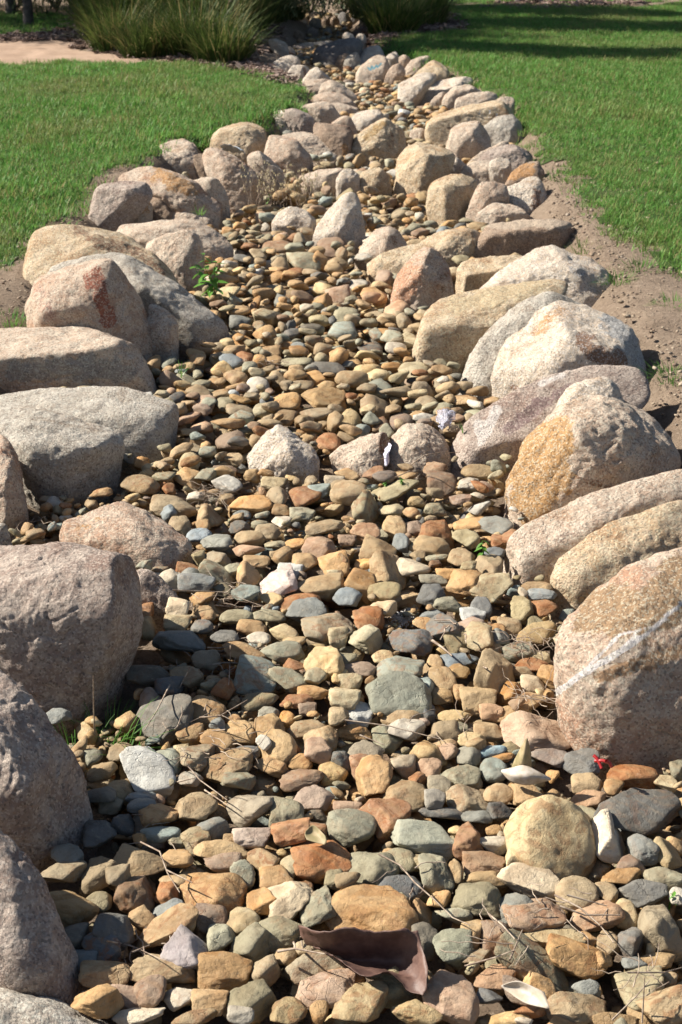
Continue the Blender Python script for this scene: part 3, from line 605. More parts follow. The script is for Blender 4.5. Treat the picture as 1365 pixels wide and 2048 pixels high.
# boulders standing in the stream of pebbles
B('Q', '65,560 150,490 280,430 400,398 432,400 452,450 435,550 380,620 330,670 270,690 220,665 130,612', 'flat faced pale pink boulder in mid creek with a brown broken right side', 'beige', .26, '400,405,.5 360,500,.3 370,600,.08 270,670,.02', marks=[(BRN, 35, '420,430 400,540', .95)])
B('Q', '443,625 460,500 480,420 540,350 640,343 740,370 800,430 847,510 835,580 740,640 600,660 480,655', 'pale rounded trapezoid boulder in mid creek behind thin dry stalks', 'beige', .28)
B('P', '658,585 740,490 800,420 880,370 950,400 1000,460 1050,530 1130,560 1157,610 1130,690 1040,722 960,730 820,700 750,650', 'pointed white speckled boulder with a shaded right flank in mid creek', 'white', .24, '885,385,.6 960,480,.4 960,620,.08 940,720,.02', marks=[(ORA, 40, '850,480 820,560', .25)])
B('O', '615,255 640,190 700,110 780,28 830,8 870,40 892,120 907,240 880,275 800,293 720,283 640,288', 'cone shaped whitish grey boulder standing alone in the creek', 'white', .24, '835,15,.6 850,150,.3 780,220,.04 700,240,.04', marks=[((.38, .36, .33), 60, '860,180 820,260', .6)])  # grey mark paints the shading low on the right side
B('O', '390,165 430,110 500,90 580,108 635,160 632,205 590,225 500,212 430,197', 'low oval cream boulder left of the cone shaped one', 'white')
B('O', '853,335 900,270 970,213 1030,198 1090,230 1137,290 1095,325 1000,355 930,388 870,365', 'beige boulder with a shaded right facet just right of the cone shaped one', 'beige', .2, '1035,205,.6 1010,270,.25 1000,340,.03 950,380,.0', marks=[(BRN, 50, '1060,270 1080,310', .5)])  # brown mark is painted shade on the right facet
B('M', '678,865 760,820 880,803 1000,808 1015,835 960,890 920,938 800,930 700,905', 'flat oblong beige boulder beside the dry flowering weeds', 'beige', .2)
B('M', '928,905 960,850 1040,808 1097,850 1087,908 1020,945 960,950', 'small round cream boulder touching the flat oblong one', 'white')
B('M', '1086,892 1100,840 1160,806 1260,808 1313,860 1285,915 1200,948 1110,940', 'small rounded tan boulder in front of the ochre triangular one', 'warm')
B('L', '0,765 20,710 120,640 200,580 250,566 300,600 380,650 418,700 412,770 350,815 200,850 60,840', 'ochre triangular boulder with a bright left face and shaded right face', 'warm', .28, '250,575,.55 215,640,.4 150,800,.06 110,840,.01', marks=[((.46, .29, .13), 50, '120,700 230,600', .7), (BRN, 60, '300,680 280,800', .45)])  # ochre is the stone's own; brown mark paints the right face's shade
B('L', '0,575 50,520 130,493 200,503 257,560 200,610 100,647 40,635', 'smooth whitish boulder behind the ochre triangular one', 'white', .24)
B('L', '418,715 430,650 500,630 550,650 567,690 500,725 450,742', 'cobble sized beige boulder left of the long veined slab', 'beige')
# ------------------------------------------------------------------ river stones: x y w h angle colour, as they lie in the photograph
PEBBLES = """
I 620 95 160 100 -10 o; 765 75 165 120 5 t; 830 150 130 90 0 b; 625 175 150 65 0 v; 980 65 190 150 0 c; 1120 115 130 130 0 g; 1225 40 155 85 0 p; 1235 98 80 50 0 k; 985 185 150 100 0 s; 770 195 110 90 20 y; 865 245 215 85 -5 t; 900 195 60 40 0 o; 1140 160 150 90 15 r; 1235 170 80 80 0 r; 1258 275 222 155 10 r; 690 265 130 75 0 o; 540 290 220 110 0 t; 690 355 140 60 0 t; 825 400 255 160 -5 o; 525 400 150 150 0 m; 650 405 90 90 0 r; 870 290 150 80 0 m; 945 340 110 100 -30 g; 1030 275 145 100 0 o; 1080 350 140 90 0 o; 1135 305 80 90 0 y; 395 330 140 130 0 t; 385 435 100 70 0 g; 1025 440 130 100 20 o; 1130 450 200 140 20 w; 1235 470 150 130 25 g; 1095 550 180 120 10 g; 655 545 270 95 38 o; 655 475 130 80 20 b; 825 505 120 100 0 m; 560 500 110 80 0 o; 950 515 130 100 0 y; 450 550 140 150 0 k; 740 640 200 165 -10 q; 860 590 110 110 0 g; 980 600 170 130 15 g; 875 715 205 125 0 o; 1035 705 110 110 0 t; 640 705 250 110 -10 t; 410 725 190 100 0 o; 585 795 120 120 0 m; 380 825 190 130 0 o; 500 805 190 80 -10 p; 980 820 190 140 -5 g; 820 825 140 100 0 o; 700 810 120 80 0 w; 540 880 200 80 0 w; 1125 870 140 110 0 y; 1245 870 70 90 0 o; 760 890 170 60 0 t; 1240 690 240 110 0 t; 1270 785 230 150 0 p; 250 330 170 110 0 t; 265 460 230 140 0 t; 400 620 150 120 0 k; 280 580 120 120 0 k; 385 185 130 110 0 k; 480 130 90 80 0 k; 265 265 120 100 0 b; 555 60 110 60 0 b; 430 60 90 60 0 t; 300 170 90 80 0 k; 460 340 90 80 0 t; 330 660 100 80 0 b; 690 195 90 50 0 g; 1180 390 90 60 0 r; 1190 620 90 60 0 t; 1110 650 90 70 0 t; 940 880 100 60 0 w; 1310 350 90 80 0 g
J 200 115 200 130 0 r; 70 150 185 140 -15 g; 360 195 245 130 -10 g; 145 310 215 150 -5 g; 260 275 140 90 0 g; 335 280 130 80 0 y; 405 330 130 150 0 g; 530 205 130 140 0 r; 620 215 130 80 0 w; 590 290 160 90 0 m; 600 345 160 60 0 t; 720 285 90 100 -20 y; 855 205 350 280 -32 Y; 765 365 240 110 -10 w; 1085 190 155 170 -20 W; 1185 90 330 170 -10 K; 1215 225 120 110 0 b; 1125 345 160 80 0 o; 1300 345 165 90 0 g; 1310 245 110 100 0 y; 1160 295 120 70 0 m; 955 410 165 125 0 t; 1065 405 90 90 0 t; 560 430 200 140 0 g; 690 465 170 110 30 b; 790 490 230 140 10 m; 260 390 190 90 0 k; 415 435 100 80 0 o; 150 475 375 200 -5 O; 350 480 80 90 0 o; 475 490 140 60 0 g; 1025 490 200 120 15 p; 1140 485 95 110 0 y; 1275 540 170 210 0 t; 1215 410 180 90 0 k; 1160 600 110 150 -20 k; 1080 600 100 90 0 t; 975 580 110 50 0 o; 850 585 260 70 0 y; 640 595 130 120 0 m; 545 575 90 110 0 t; 470 620 160 120 0 v; 950 660 230 130 -15 o; 785 685 310 140 -28 g; 1255 675 180 60 10 t; 1215 800 200 180 0 g; 1300 845 180 140 20 t; 955 850 235 110 10 t; 990 775 110 60 0 b; 640 735 180 100 0 p; 755 800 210 90 -35 m; 815 785 140 100 -30 o; 770 870 130 70 0 r; 610 810 110 70 0 k; 460 805 215 190 -20 P; 110 840 220 160 0 Y; 230 770 165 110 0 g; 40 745 170 80 0 p; 190 705 120 70 0 g; 330 870 190 90 0 y; 690 895 160 60 0 y; 900 920 130 50 0 o; 1110 900 180 50 0 t; 360 590 100 120 0 k; 290 30 180 110 0 t; 545 40 190 100 0 t; 650 20 120 80 0 o; 760 30 120 110 0 o; 430 90 180 55 -10 k; 560 105 130 60 0 b; 650 90 100 70 -30 k; 60 75 110 60 0 p; 400 35 80 60 0 w; 970 100 130 70 0 g; 1000 40 150 60 10 p; 250 445 110 80 0 g; 480 330 70 90 0 t; 1345 415 70 70 0 w; 1180 680 90 50 0 b; 560 655 120 60 0 t; 700 620 90 60 0 o; 1300 740 90 50 0 t; 1060 660 70 50 0 o; 630 160 60 40 0 o; 300 150 60 60 0 t; 60 350 100 60 0 t; 350 745 70 60 0 g
G 765 30 140 60 0 b; 655 20 110 60 0 w; 790 85 100 65 0 o; 870 60 75 60 0 g; 960 70 105 55 0 v; 1085 40 150 110 20 q; 1250 50 185 85 8 t; 1165 110 170 65 10 r; 1060 100 90 60 0 y; 1195 150 150 85 10 b; 1280 205 190 120 10 t; 1050 160 130 50 -5 g; 925 165 130 55 0 g; 985 205 110 60 0 o; 1110 225 110 70 0 y; 695 130 85 60 0 w; 695 185 105 70 0 y; 790 205 85 60 0 k; 800 150 80 60 0 o; 960 305 190 80 -10 o; 1100 300 170 70 0 g; 1265 340 150 140 0 Y; 1005 400 170 125 -15 v; 1120 410 150 80 -15 g; 1230 400 90 80 0 g; 1225 455 125 55 0 o; 1150 355 90 45 0 r; 1015 495 140 70 0 g; 1160 495 130 60 0 r; 1325 470 90 80 0 y; 600 490 105 100 0 p; 635 575 250 140 20 k; 805 540 150 120 15 o; 495 575 95 70 0 y; 740 625 110 80 0 t; 850 655 130 90 0 o; 930 615 140 90 0 t; 1045 610 130 120 10 t; 1050 540 85 50 0 b; 1085 680 140 130 20 t; 1195 600 150 70 5 t; 1250 640 130 100 0 t; 1240 690 110 110 0 p; 575 775 240 150 -25 W; 655 735 110 100 0 g; 770 720 130 110 0 t; 880 755 220 110 15 t; 960 690 110 55 0 k; 1060 745 130 75 0 o; 1170 730 95 60 0 o; 1180 800 170 90 0 m; 930 800 130 80 0 g; 1300 770 110 80 0 y; 900 560 90 40 0 o; 700 250 200 90 0 b; 560 330 90 60 -30 k; 730 400 130 80 0 t; 580 390 160 80 0 k; 420 390 150 60 0 k; 360 445 190 110 0 g; 470 840 120 80 0 t; 560 870 140 50 0 b; 230 550 100 60 0 b; 850 580 60 50 0 b; 1030 655 60 50 0 w; 570 140 60 60 0 r; 560 200 90 90 0 t; 880 240 110 60 0 k; 660 440 110 70 0 k; 800 330 110 70 0 t; 1120 560 60 50 0 o; 1330 400 80 60 0 y; 1200 520 70 50 0 m; 1320 560 80 70 0 t; 740 800 100 60 0 w; 690 690 90 50 0 y; 480 690 110 70 0 t; 400 770 110 90 0 t; 390 860 120 70 0 k; 1010 245 90 40 0 w; 1150 260 90 60 0 t
H 120 40 140 90 -20 o; 200 70 130 70 0 g; 385 80 110 80 0 k; 395 20 110 50 0 b; 520 30 150 100 0 o; 620 55 170 80 10 y; 795 45 120 50 0 o; 820 75 110 40 0 b; 740 130 95 90 0 g; 830 135 105 60 5 r; 795 232 158 78 0 Y; 395 160 110 50 0 b; 365 195 100 50 0 o; 430 220 120 110 30 k; 305 260 170 100 -5 k; 545 210 120 80 20 p; 490 265 90 90 15 g; 575 245 120 90 25 y; 620 290 90 60 0 y; 725 300 120 70 0 g; 140 180 120 80 0 r; 130 250 130 110 0 y; 190 140 130 80 0 w; 110 370 140 60 0 m; 265 380 180 150 0 G; 260 470 250 160 -10 G; 360 450 80 100 0 v; 635 400 165 160 -25 T; 420 420 120 90 0 t; 400 350 60 60 0 o; 500 340 150 60 0 b; 490 380 90 60 0 t; 780 355 130 50 0 r; 690 465 115 85 25 o; 780 430 90 70 0 w; 770 495 110 65 0 o; 570 490 140 110 0 t; 500 465 60 60 0 o; 840 400 80 80 0 o; 370 540 70 80 0 k; 275 555 160 80 0 t; 60 420 110 50 0 y; 50 480 120 80 0 y; 105 545 105 80 0 w; 80 610 140 55 0 o; 280 610 155 100 -10 W; 205 645 120 90 -30 v; 475 555 140 50 0 y; 450 610 130 80 0 t; 610 610 115 65 0 o; 545 640 110 55 0 y; 690 545 150 65 0 o; 805 615 275 130 0 S; 360 700 150 80 5 y; 130 705 150 85 0 c; 120 750 100 80 0 p; 165 790 150 150 30 o; 35 720 80 90 0 b; 275 745 100 90 0 w; 375 760 100 70 0 p; 530 705 100 100 0 b; 505 790 155 85 0 g; 630 765 105 90 0 v; 620 690 120 60 0 v; 665 715 90 50 0 o; 415 835 90 80 0 t; 330 810 80 90 0 r; 855 715 150 70 0 m; 970 745 150 95 10 k; 1170 780 190 85 0 R; 995 815 120 70 0 o; 985 665 90 100 0 g; 1300 815 90 50 0 y; 1345 770 60 90 0 g; 860 780 50 60 0 o; 455 690 80 70 0 p; 20 240 80 90 0 y; 60 90 110 60 0 b; 450 110 110 60 0 g; 580 130 80 60 0 k; 550 155 100 50 0 w; 430 470 90 60 0 t; 630 230 90 60 0 o; 660 240 70 50 0 b; 690 200 90 50 0 t; 800 320 100 40 0 y; 740 375 90 50 0 t; 500 600 60 50 0 g; 900 640 60 60 0 c; 440 660 90 40 0 o; 700 680 80 50 0 g; 560 660 80 50 0 t; 20 560 60 90 0 t; 340 260 60 60 0 b; 200 320 90 50 0 y; 40 330 110 70 0 g; 620 535 90 50 0 p; 720 500 60 60 0 m
R 250 40 160 100 0 t; 385 100 160 70 5 b; 510 140 210 120 0 b; 710 115 190 80 0 t; 705 195 205 105 -5 p; 490 255 190 120 15 t; 380 250 90 110 0 g; 510 355 250 120 -25 g; 370 385 200 110 -5 b; 600 325 130 80 10 g; 705 355 145 150 0 O; 180 385 180 90 -10 w; 760 270 170 70 0 o; 930 235 140 120 0 t; 880 160 145 70 0 g; 830 80 160 100 0 t; 1075 290 170 120 0 o; 980 330 160 110 0 w; 690 480 180 100 0 v; 1160 190 220 130 15 p; 1010 160 160 70 10 o; 1270 290 190 160 20 o; 1205 45 250 90 10 t; 650 45 130 80 0 k; 30 310 90 120 0 g; 310 320 150 60 -10 r; 130 320 110 50 0 t; 30 640 90 120 0 r; 410 30 100 90 0 o; 880 230 70 60 0 t
S 155 85 180 100 0 p; 45 120 110 70 0 p; 330 55 140 100 0 t; 230 185 225 135 0 t; 375 150 110 130 0 b; 590 80 210 150 -5 r; 545 165 250 110 -10 t; 590 230 140 50 0 g; 475 215 100 50 0 t; 765 120 160 120 0 g; 945 45 205 115 5 B; 960 135 90 70 0 r; 1035 100 110 80 20 r; 740 240 170 120 0 t; 780 280 90 60 0 g; 900 290 170 120 0 t; 945 200 140 60 0 k; 160 270 140 70 0 o; 300 310 220 170 0 t; 435 285 230 110 -15 w; 10 270 90 170 0 t; 580 275 80 80 0 r; 650 330 130 80 0 o; 460 50 100 100 20 m; 780 30 200 80 5 o
P 735 110 155 110 0 w; 1040 115 155 110 0 t; 1190 200 300 150 -5 t; 1140 305 220 90 0 t; 940 220 180 130 10 o; 930 320 140 90 0 o; 590 120 140 90 0 o; 470 170 150 70 15 t; 510 235 130 80 0 g; 440 95 120 90 0 o; 235 80 180 80 -5 g; 375 235 140 90 0 s; 355 395 150 110 0 p; 550 485 200 160 0 m; 680 400 150 70 0 v; 620 285 200 70 -10 t; 780 270 150 80 0 g; 570 615 130 90 0 t; 530 780 205 140 0 W; 270 640 140 130 0 y; 390 725 150 110 0 g; 515 680 160 60 0 m; 700 715 110 90 0 t; 740 670 120 110 0 o; 850 770 170 90 0 y; 260 735 190 110 -20 o; 690 930 280 110 5 o; 860 870 140 130 20 t; 410 1000 165 170 0 O; 170 930 310 140 -10 t; 130 980 110 120 40 b; 1060 860 220 140 -5 R; 1160 830 160 90 0 v; 1220 640 190 130 -20 t; 1220 490 160 110 0 r; 1320 820 160 140 0 t; 1040 980 170 90 0 g; 900 960 120 70 0 o; 770 990 100 60 0 g; 900 1040 130 70 0 w; 1260 950 120 80 0 y; 520 880 110 90 0 t; 310 870 110 100 0 w; 130 815 90 80 0 r; 1080 470 120 80 0 t; 630 990 120 60 0 b; 270 560 170 100 20 t
Q 365 240 190 145 0 t; 200 330 145 110 -20 y; 245 405 175 70 20 v; 390 120 180 110 0 g; 665 120 140 140 0 c; 690 235 160 90 5 t; 800 185 120 100 30 o; 530 335 150 110 0 m; 640 300 130 70 0 o; 400 360 120 80 0 m; 935 195 170 80 0 o; 1000 300 150 90 5 v; 880 400 170 110 0 t; 1040 665 230 80 -3 t; 1185 585 140 80 5 b; 965 750 130 120 0 w; 790 740 180 120 0 m; 500 790 310 110 20 g; 190 790 230 130 0 t; 180 680 160 80 0 O; 95 725 130 80 0 w; 305 900 190 160 -30 g; 465 910 160 90 0 y; 1040 895 150 90 15 w; 630 850 110 80 0 y; 750 900 140 90 0 g; 540 690 190 90 0 o; 750 650 150 90 0 m; 775 565 110 70 0 t; 350 670 150 60 20 r; 920 840 140 60 10 p; 790 255 150 70 10 g; 1120 210 110 90 0 o
O 760 580 130 130 15 p; 360 700 155 130 -20 Y; 325 760 80 95 0 t; 220 725 115 100 0 b; 215 660 130 60 0 o; 665 395 110 80 -35 o; 575 400 160 110 0 g; 790 780 165 115 0 V; 1080 665 150 110 0 p; 1090 610 100 90 0 g; 965 685 90 60 0 o; 950 585 140 80 0 o; 1010 490 100 110 0 p; 500 570 120 60 0 o; 455 610 100 80 0 b; 710 315 185 75 0 p; 435 315 210 55 0 m; 700 975 190 80 0 k; 400 935 105 60 0 o; 530 940 180 80 0 g; 1170 995 160 85 0 y; 1000 795 120 80 0 o; 510 790 110 80 0 k; 690 660 60 50 0 w; 800 690 130 80 0 g; 930 880 130 60 0 k; 860 525 110 55 0 w; 1030 430 80 55 0 y; 1140 930 60 60 0 o; 1310 965 90 80 0 g; 350 150 90 60 0 p; 330 345 80 60 0 t; 520 450 90 50 0 r; 425 480 70 70 0 o
"""
PC = dict(o=((.47, .305, .15), .3, 'ochre orange'), t=((.37, .275, .16), .25, 'olive brown'), g=((.31, .28, .185), .2, 'greenish grey'),
          b=((.25, .26, .24), .1, 'blue grey'), v=((.31, .335, .275), .15, 'pale green grey'), k=((.15, .145, .13), .1, 'dark grey'),
          w=((.54, .48, .38), .1, 'whitish'), y=((.50, .39, .22), .35, 'yellow tan'), p=((.43, .295, .20), .2, 'pinkish'), m=((.29, .205, .14), .3, 'mauve brown'),
          r=((.32, .165, .08), .9, 'rusty red brown'), s=((.50, .37, .27), .0, 'speckled cream'), c=((.34, .27, .18), .0, 'crumbly tan'), q=((.45, .37, .33), .1, 'pale mauve'))
def pcol(k):
    c, a, _ = PC[k.lower()]
    c = np.array(c); j = rng.normal(0, 1, 4)
    c = c * (1 + 0.13 * j[0]) * np.array([1 + 0.06 * j[1], 1, 1 - 0.09 * j[1]])
    return (*np.clip(c, 0.02, 0.75), float(np.clip(a + 0.25 * j[3] * (a > 0), 0, 1)))

def pebble_shape(seed, res, kind):
    r = np.random.default_rng(seed)
    n = {0: 26, 1: 18, 2: 16}[kind]
    P = r.normal(size=(n, 3)); P /= np.linalg.norm(P, axis=1)[:, None]
    q = {0: 2.3, 1: 2.9, 2: 3.2}[kind]
    P = np.sign(P) * np.abs(P) ** (2 / q) * (1 + 0.12 * r.normal(size=(n, 1)) * (kind > 0))
    # cut the corners with a few broken planes
    N_, d_ = hull_planes(P, np.zeros(3)); 
    U, Fc = ico(res); rr = np.zeros(len(U)); p = {0: 10, 1: 26, 2: 46}[kind]
    k = {0: 3, 1: 7, 2: 9}[kind]; cn = r.normal(size=(k, 3)); cn /= np.linalg.norm(cn, axis=1)[:, None]
    N_ = np.vstack([N_, cn]); d_ = np.concatenate([d_, (P @ cn.T).max(0) * r.uniform(.48, .82, k)])
    for a, d in zip(N_, d_): rr += np.maximum(0, U @ a / max(d, 0.2)) ** p
    V = U * (rr ** (-1 / p))[:, None]
    V = V * (1 + 0.06 * fbm(U * 1.6 + seed, 2, seed) + 0.028 * fbm(U * 5 + seed, 3, seed + 2))[:, None]
    if kind: V = V * (1 - 0.03 * np.abs(fbm(U * 3 + seed * 3, 2, seed + 4)))[:, None]
    lo, hi = V.min(0), V.max(0); V = (V - (lo + hi) / 2) / ((hi - lo) / 2)
    return V, Fc
SH = {}
KIND = [0, 1, 2, 2, 1, 2, 1, 2]
def shape(i, res):
    if (i, res) not in SH: SH[(i, res)] = pebble_shape(100 + i * 7, res, KIND[i % 8])
    return SH[(i, res)]
NSH = 36

def rot(v, a):
    return np.array(Matrix.Rotation(a, 3, Vector(v)))
def surf(A, dx, dy):
    """upper and lower height of the ellipsoid x'A x = 1 over offsets dx, dy"""
    a = A[2, 2]; b = 2 * (A[0, 2] * dx + A[1, 2] * dy); c = A[0, 0] * dx * dx + 2 * A[0, 1] * dx * dy + A[1, 1] * dy * dy - 1
    D = b * b - 4 * a * c; ok = D > 0; s = np.sqrt(np.where(ok, D, 0))
    return ok, (-b + s) / (2 * a), (-b - s) / (2 * a)
STONES = []      # centre, rotation, half sizes, colour, shape, photo area, colour key, hand placed
OWN = np.zeros((HH, HW), bool)
def footprint(c, Rm, s):
    A = Rm @ np.diag(1 / s ** 2) @ Rm.T; Cv = Rm @ np.diag(s ** 2) @ Rm.T
    ex, ey = math.sqrt(Cv[0, 0]), math.sqrt(Cv[1, 1])
    i0, i1 = int((c[0] - ex - HX0) / HN), int((c[0] + ex - HX0) / HN) + 1
    j0, j1 = int((c[1] - ey - HY0) / HN), int((c[1] + ey - HY0) / HN) + 1
    if i0 < 0 or j0 < 0 or i1 >= HW or j1 >= HH: return None
    X, Y = np.meshgrid(HX0 + (np.arange(i0, i1 + 1) + .5) * HN - c[0], HY0 + (np.arange(j0, j1 + 1) + .5) * HN - c[1])
    ok, up, lo = surf(A, X, Y)
    return (slice(j0, j1 + 1), slice(i0, i1 + 1)), ok, up, lo
# soil heights under the stones
_X, _Y = np.meshgrid(HX0 + (np.arange(HW) + .5) * HN, HY0 + (np.arange(0, HH, 1) + .5) * HN)
SOIL = np.zeros((HH, HW))
_s = 5
sx, sy = _X[::_s, ::_s], _Y[::_s, ::_s]
SOIL = np.kron(zt(sx, sy), np.ones((_s, _s)))[:HH, :HW]
ROCK = HMAP > 0.0
HMAP = np.maximum(HMAP, SOIL)
def inpx(P):
    q = proj(P)[0]; return -60 < q[0] < 1425 and -60 < q[1] < 2150
def rnd_rot(tilt):
    a = rng.uniform(0, 2 * math.pi); Rm = rot((0, 0, 1), a)
    ax = rng.normal(size=3); ax[2] = 0; ax /= np.linalg.norm(ax)
    return rot(ax, rng.normal(0, tilt)) @ Rm
KEYS = list('otgybvkwprm'); KW = np.array([.20, .33, .17, .13, .02, .03, .03, .03, .015, .025, .05]); KW /= KW.sum()
def drop(n, ylo, yhi, smin, smax, zmax, tries, tilt=0.25, edge=0.10, skip_own=False, bias=1.0):
    cnt = 0
    for _ in range(n):
        Y0 = ylo + (yhi - ylo) * rng.uniform() ** bias
        best = None; L = math.exp(rng.uniform(math.log(smin), math.log(smax))) / 2
        s = np.array([L, L * rng.uniform(.55, .92), L * rng.uniform(.32, .62)]); Rm = rnd_rot(tilt)
        for _t in range(tries):
            Y = Y0 + rng.uniform(-.25, .25); a, b = float(xl(Y)) + edge + .08, float(xr(Y)) - edge - .1
            lim = 700 / F * (Y * .92 + .6) + .12; a, b = max(a, -lim), min(b, lim)
            if b <= a: continue
            x = rng.uniform(a, b); fp = footprint((x, Y), Rm, s)
            if fp is None: continue
            sl, ok, up, lo = fp
            if ROCK[sl][ok].mean() > 0.35 if ok.any() else True: continue
            if skip_own and OWN[sl][ok].mean() > 0.5: continue
            z = (HMAP[sl] - lo)[ok].max()
            if best is None or z < best[0]: best = (z, x, Y, fp)
        if best is None or best[0] > zmax: continue
        z, x, Y, (sl, ok, up, lo) = best; z -= s[2] * .22
        hm = HMAP[sl]; hm[ok] = np.maximum(hm[ok], (z + up)[ok])
        c = np.array([x, Y, z]); k = KEYS[rng.choice(len(KEYS), p=KW)]
        pr = proj(c)[0]
        STONES.append([c, Rm, s, pcol(k), int(rng.integers(NSH)), 4 * s[0] * s[1] * (F / pr[2]) ** 2, k, False, pr]); cnt += 1
    return cnt
# the hidden lower bed, then the stones that can be seen one by one, then what fills the gaps
drop(1500, 1.6, 6.0, .05, .10, -0.02, 3, bias=.9)
_hand = []
for line in PEBBLES.strip().splitlines():
    crop, rest = line.split(' ', 1); x0, y0, kk = CROP[crop]
    for it in rest.split(';'):
        v = it.split(); cx, cy, w, h, ang = x0 + float(v[0]) / kk, y0 + float(v[1]) / kk, float(v[2]) / kk, float(v[3]) / kk, float(v[4])
        _hand.append((cy, cx, w, h, ang, v[5]))
for cy, cx, w, h, ang, key in sorted(_hand):
    w *= 1.07; h *= 1.10
    g = atZ(cx, cy, 0.0); zc = (g - CP) @ FW; k = zc / F
    al = math.atan2(CH, g[1]); W = w * k; H = h * k
    if H <= W * 1.05: T = H * .74
    else: T = H * .80
    Dy = math.sqrt(max((H * H - (T * math.cos(al)) ** 2), (.3 * H * math.sin(al)) ** 2)) / math.sin(al)
    Dy = min(Dy, W * 1.5)
    s = np.array([W, Dy, T]) / 2
    zc_ = max(0.10 * T, T / 2 - 0.040)
    c = atZ(cx, cy, zc_)
    vd = (c - CP) / np.linalg.norm(c - CP)
    Rm = rot(-vd, R(ang)) @ rot((0, 0, 1), rng.normal(0, .08)) @ rot((1, 0, 0), rng.normal(0, .12))
    fp = footprint(c, Rm, s)
    if fp is None: continue
    sl, ok, up, lo = fp
    if ok.any() and ROCK[sl][ok].mean() > 0.75: continue
    if ok.any():
        base = (HMAP[sl] - lo)[ok]; zz = np.quantile(base, .55)     # settle on what lies beneath
        if zz > c[2] and zz < c[2] + 0.03: c = atZ(cx, cy, zz)
    hm = HMAP[sl]; hm[ok] = np.maximum(hm[ok], (c[2] + up)[ok]); OWN[sl][ok] = True
    pr = proj(c)[0]
    sh = int(rng.integers(NSH))
    if key in 'YWOBPSK': sh -= sh % 8 - (1 if sh % 16 < 8 else 3)
    if key == 'Y' and w > 150: sh = 8; s[2] *= .9
    STONES.append([c, Rm, s, pcol(key), sh, w * h, key, True, pr])
drop(2600, 1.6, 4.2, .018, .055, 0.012, 4, tilt=.4, edge=.04, skip_own=True)
drop(2300, 4.0, 7.0, .04, .115, 0.03, 4, edge=.05, skip_own=True)
drop(3000, 6.8, 14.5, .045, .11, 0.035, 3, edge=.10)
drop(700, 13.8, 18.5, .05, .10, 0.04, 2, edge=.14)

drop(3800, 1.6, 3.8, .008, .026, 0.0, 3, tilt=.5, edge=.02)
STONES.sort(key=lambda q: -q[5] * (1.0 if inpx(q[0]) else 0.0))
LANDMARKS = [((725, 1905), 'the big curled brown dead leaf'), ((1050, 1560), 'the pale upturned leaf'), ((1205, 1525), 'the red plastic scrap'),
    ((265, 1480), 'the green grass tuft'), ((240, 1340), 'the big flat topped block'), ((1140, 1430), 'the white streaked slab'), ((890, 838), 'the clear plastic wrapper'),
    ((838, 900), 'the trapezoid boulder'), ((555, 900), 'the pointed speckled boulder'), ((685, 440), 'the cone shaped boulder'), ((965, 1098), 'the lone green seedling'),
    ((240, 1060), 'the orange pink boulder'), ((845, 560), 'the orange pyramid boulder'), ((415, 560), 'the leafy green weed'), ((1180, 930), 'the orange faced boulder'),
    ((1065, 1090), 'the long diagonal boulder'), ((800, 1240), 'the white fluffy debris'), ((470, 1340), 'the dry twig tangle'), ((60, 1850), 'the rough grey corner boulder'),
    ((90, 1560), 'the dark rounded boulder'), ((715, 890), 'the flat faced pink boulder'), ((1000, 1960), 'the twigs near the bottom edge'), ((900, 640), 'the layered slab boulder'),
    ((390, 700), 'the long wedge boulder'), ((300, 860), 'the long grey boulder'), ((960, 860), 'the purplish striped boulder'), ((1000, 720), 'the great domed boulder')]
def where(px, py):
    d, q, n = min((math.hypot(px - a, py - b), (a, b), n) for (a, b), n in LANDMARKS)
    sc = (py + 280) / 18
    dist = 'just' if d < sc * 1.4 else 'a little' if d < sc * 2.8 else 'well'
    a = math.degrees(math.atan2(q[1] - py, px - q[0])) % 360
    dr = ['right of', 'above and right of', 'above', 'above and left of', 'left of', 'below and left of', 'below', 'below and right of'][int((a + 22.5) // 45) % 8]
    return dist, dr, n
def desc(st):
    s = st[2]; L = 2 * s[0] * F / st[8][2]
    size = 'big' if s[0] > .056 else 'small' if s[0] < .033 else 'medium'
    el = s[1] / s[0]; fl = s[2] / s[0]
    shp = 'elongated' if min(el, fl) < .45 else 'flattish' if fl < .6 else 'angular' if KIND[st[4] % 8] == 2 else 'blocky' if KIND[st[4] % 8] == 1 else 'rounded'
    return size, shp, PC[st[6].lower()][2], where(st[8][0], st[8][1])
solo = STONES[:300]
lab = {}
for i, st in enumerate(solo):
    a, b, c_, (d, e, f) = desc(st); lab.setdefault((c_, d, e, f), []).append((i, a, b))
labels = {}
for (c_, d, e, f), L in lab.items():
    if len(L) == 1:
        i, a, b = L[0]; labels[i] = f'{a} {b} {c_} stone {d} {e} {f}'
    else:
        d = d.replace('a little', 'close').replace('just', 'right')
        L = sorted(L, key=lambda q: solo[q[0]][8][1]); n = len(L)
        pos = ['highest', 'lowest'] if n == 2 else ['highest'] + (['middle'] if n == 3 else ['second highest', 'second lowest'] if n == 4 else ['second highest', 'middle', 'second lowest'] if n == 5 else ['second highest', 'third highest', 'third lowest', 'second lowest'] if n == 6 else ['%s highest' % w for w in ('second', 'third', 'fourth', 'fifth', 'sixth', 'seventh', 'eighth', 'ninth')][:n - 2]) + ['lowest']
        for (i, a, b), p_ in zip(L, pos): labels[i] = f'{c_} stone {d} {e} {f}, {p_} such'
_sm = {}
for i in labels:
    w_ = labels[i].split()
    if len(w_) > 16: w_ = w_[1:]
    if len(w_) > 16: w_ = w_[1:]
    labels[i] = ' '.join(w_[:16])
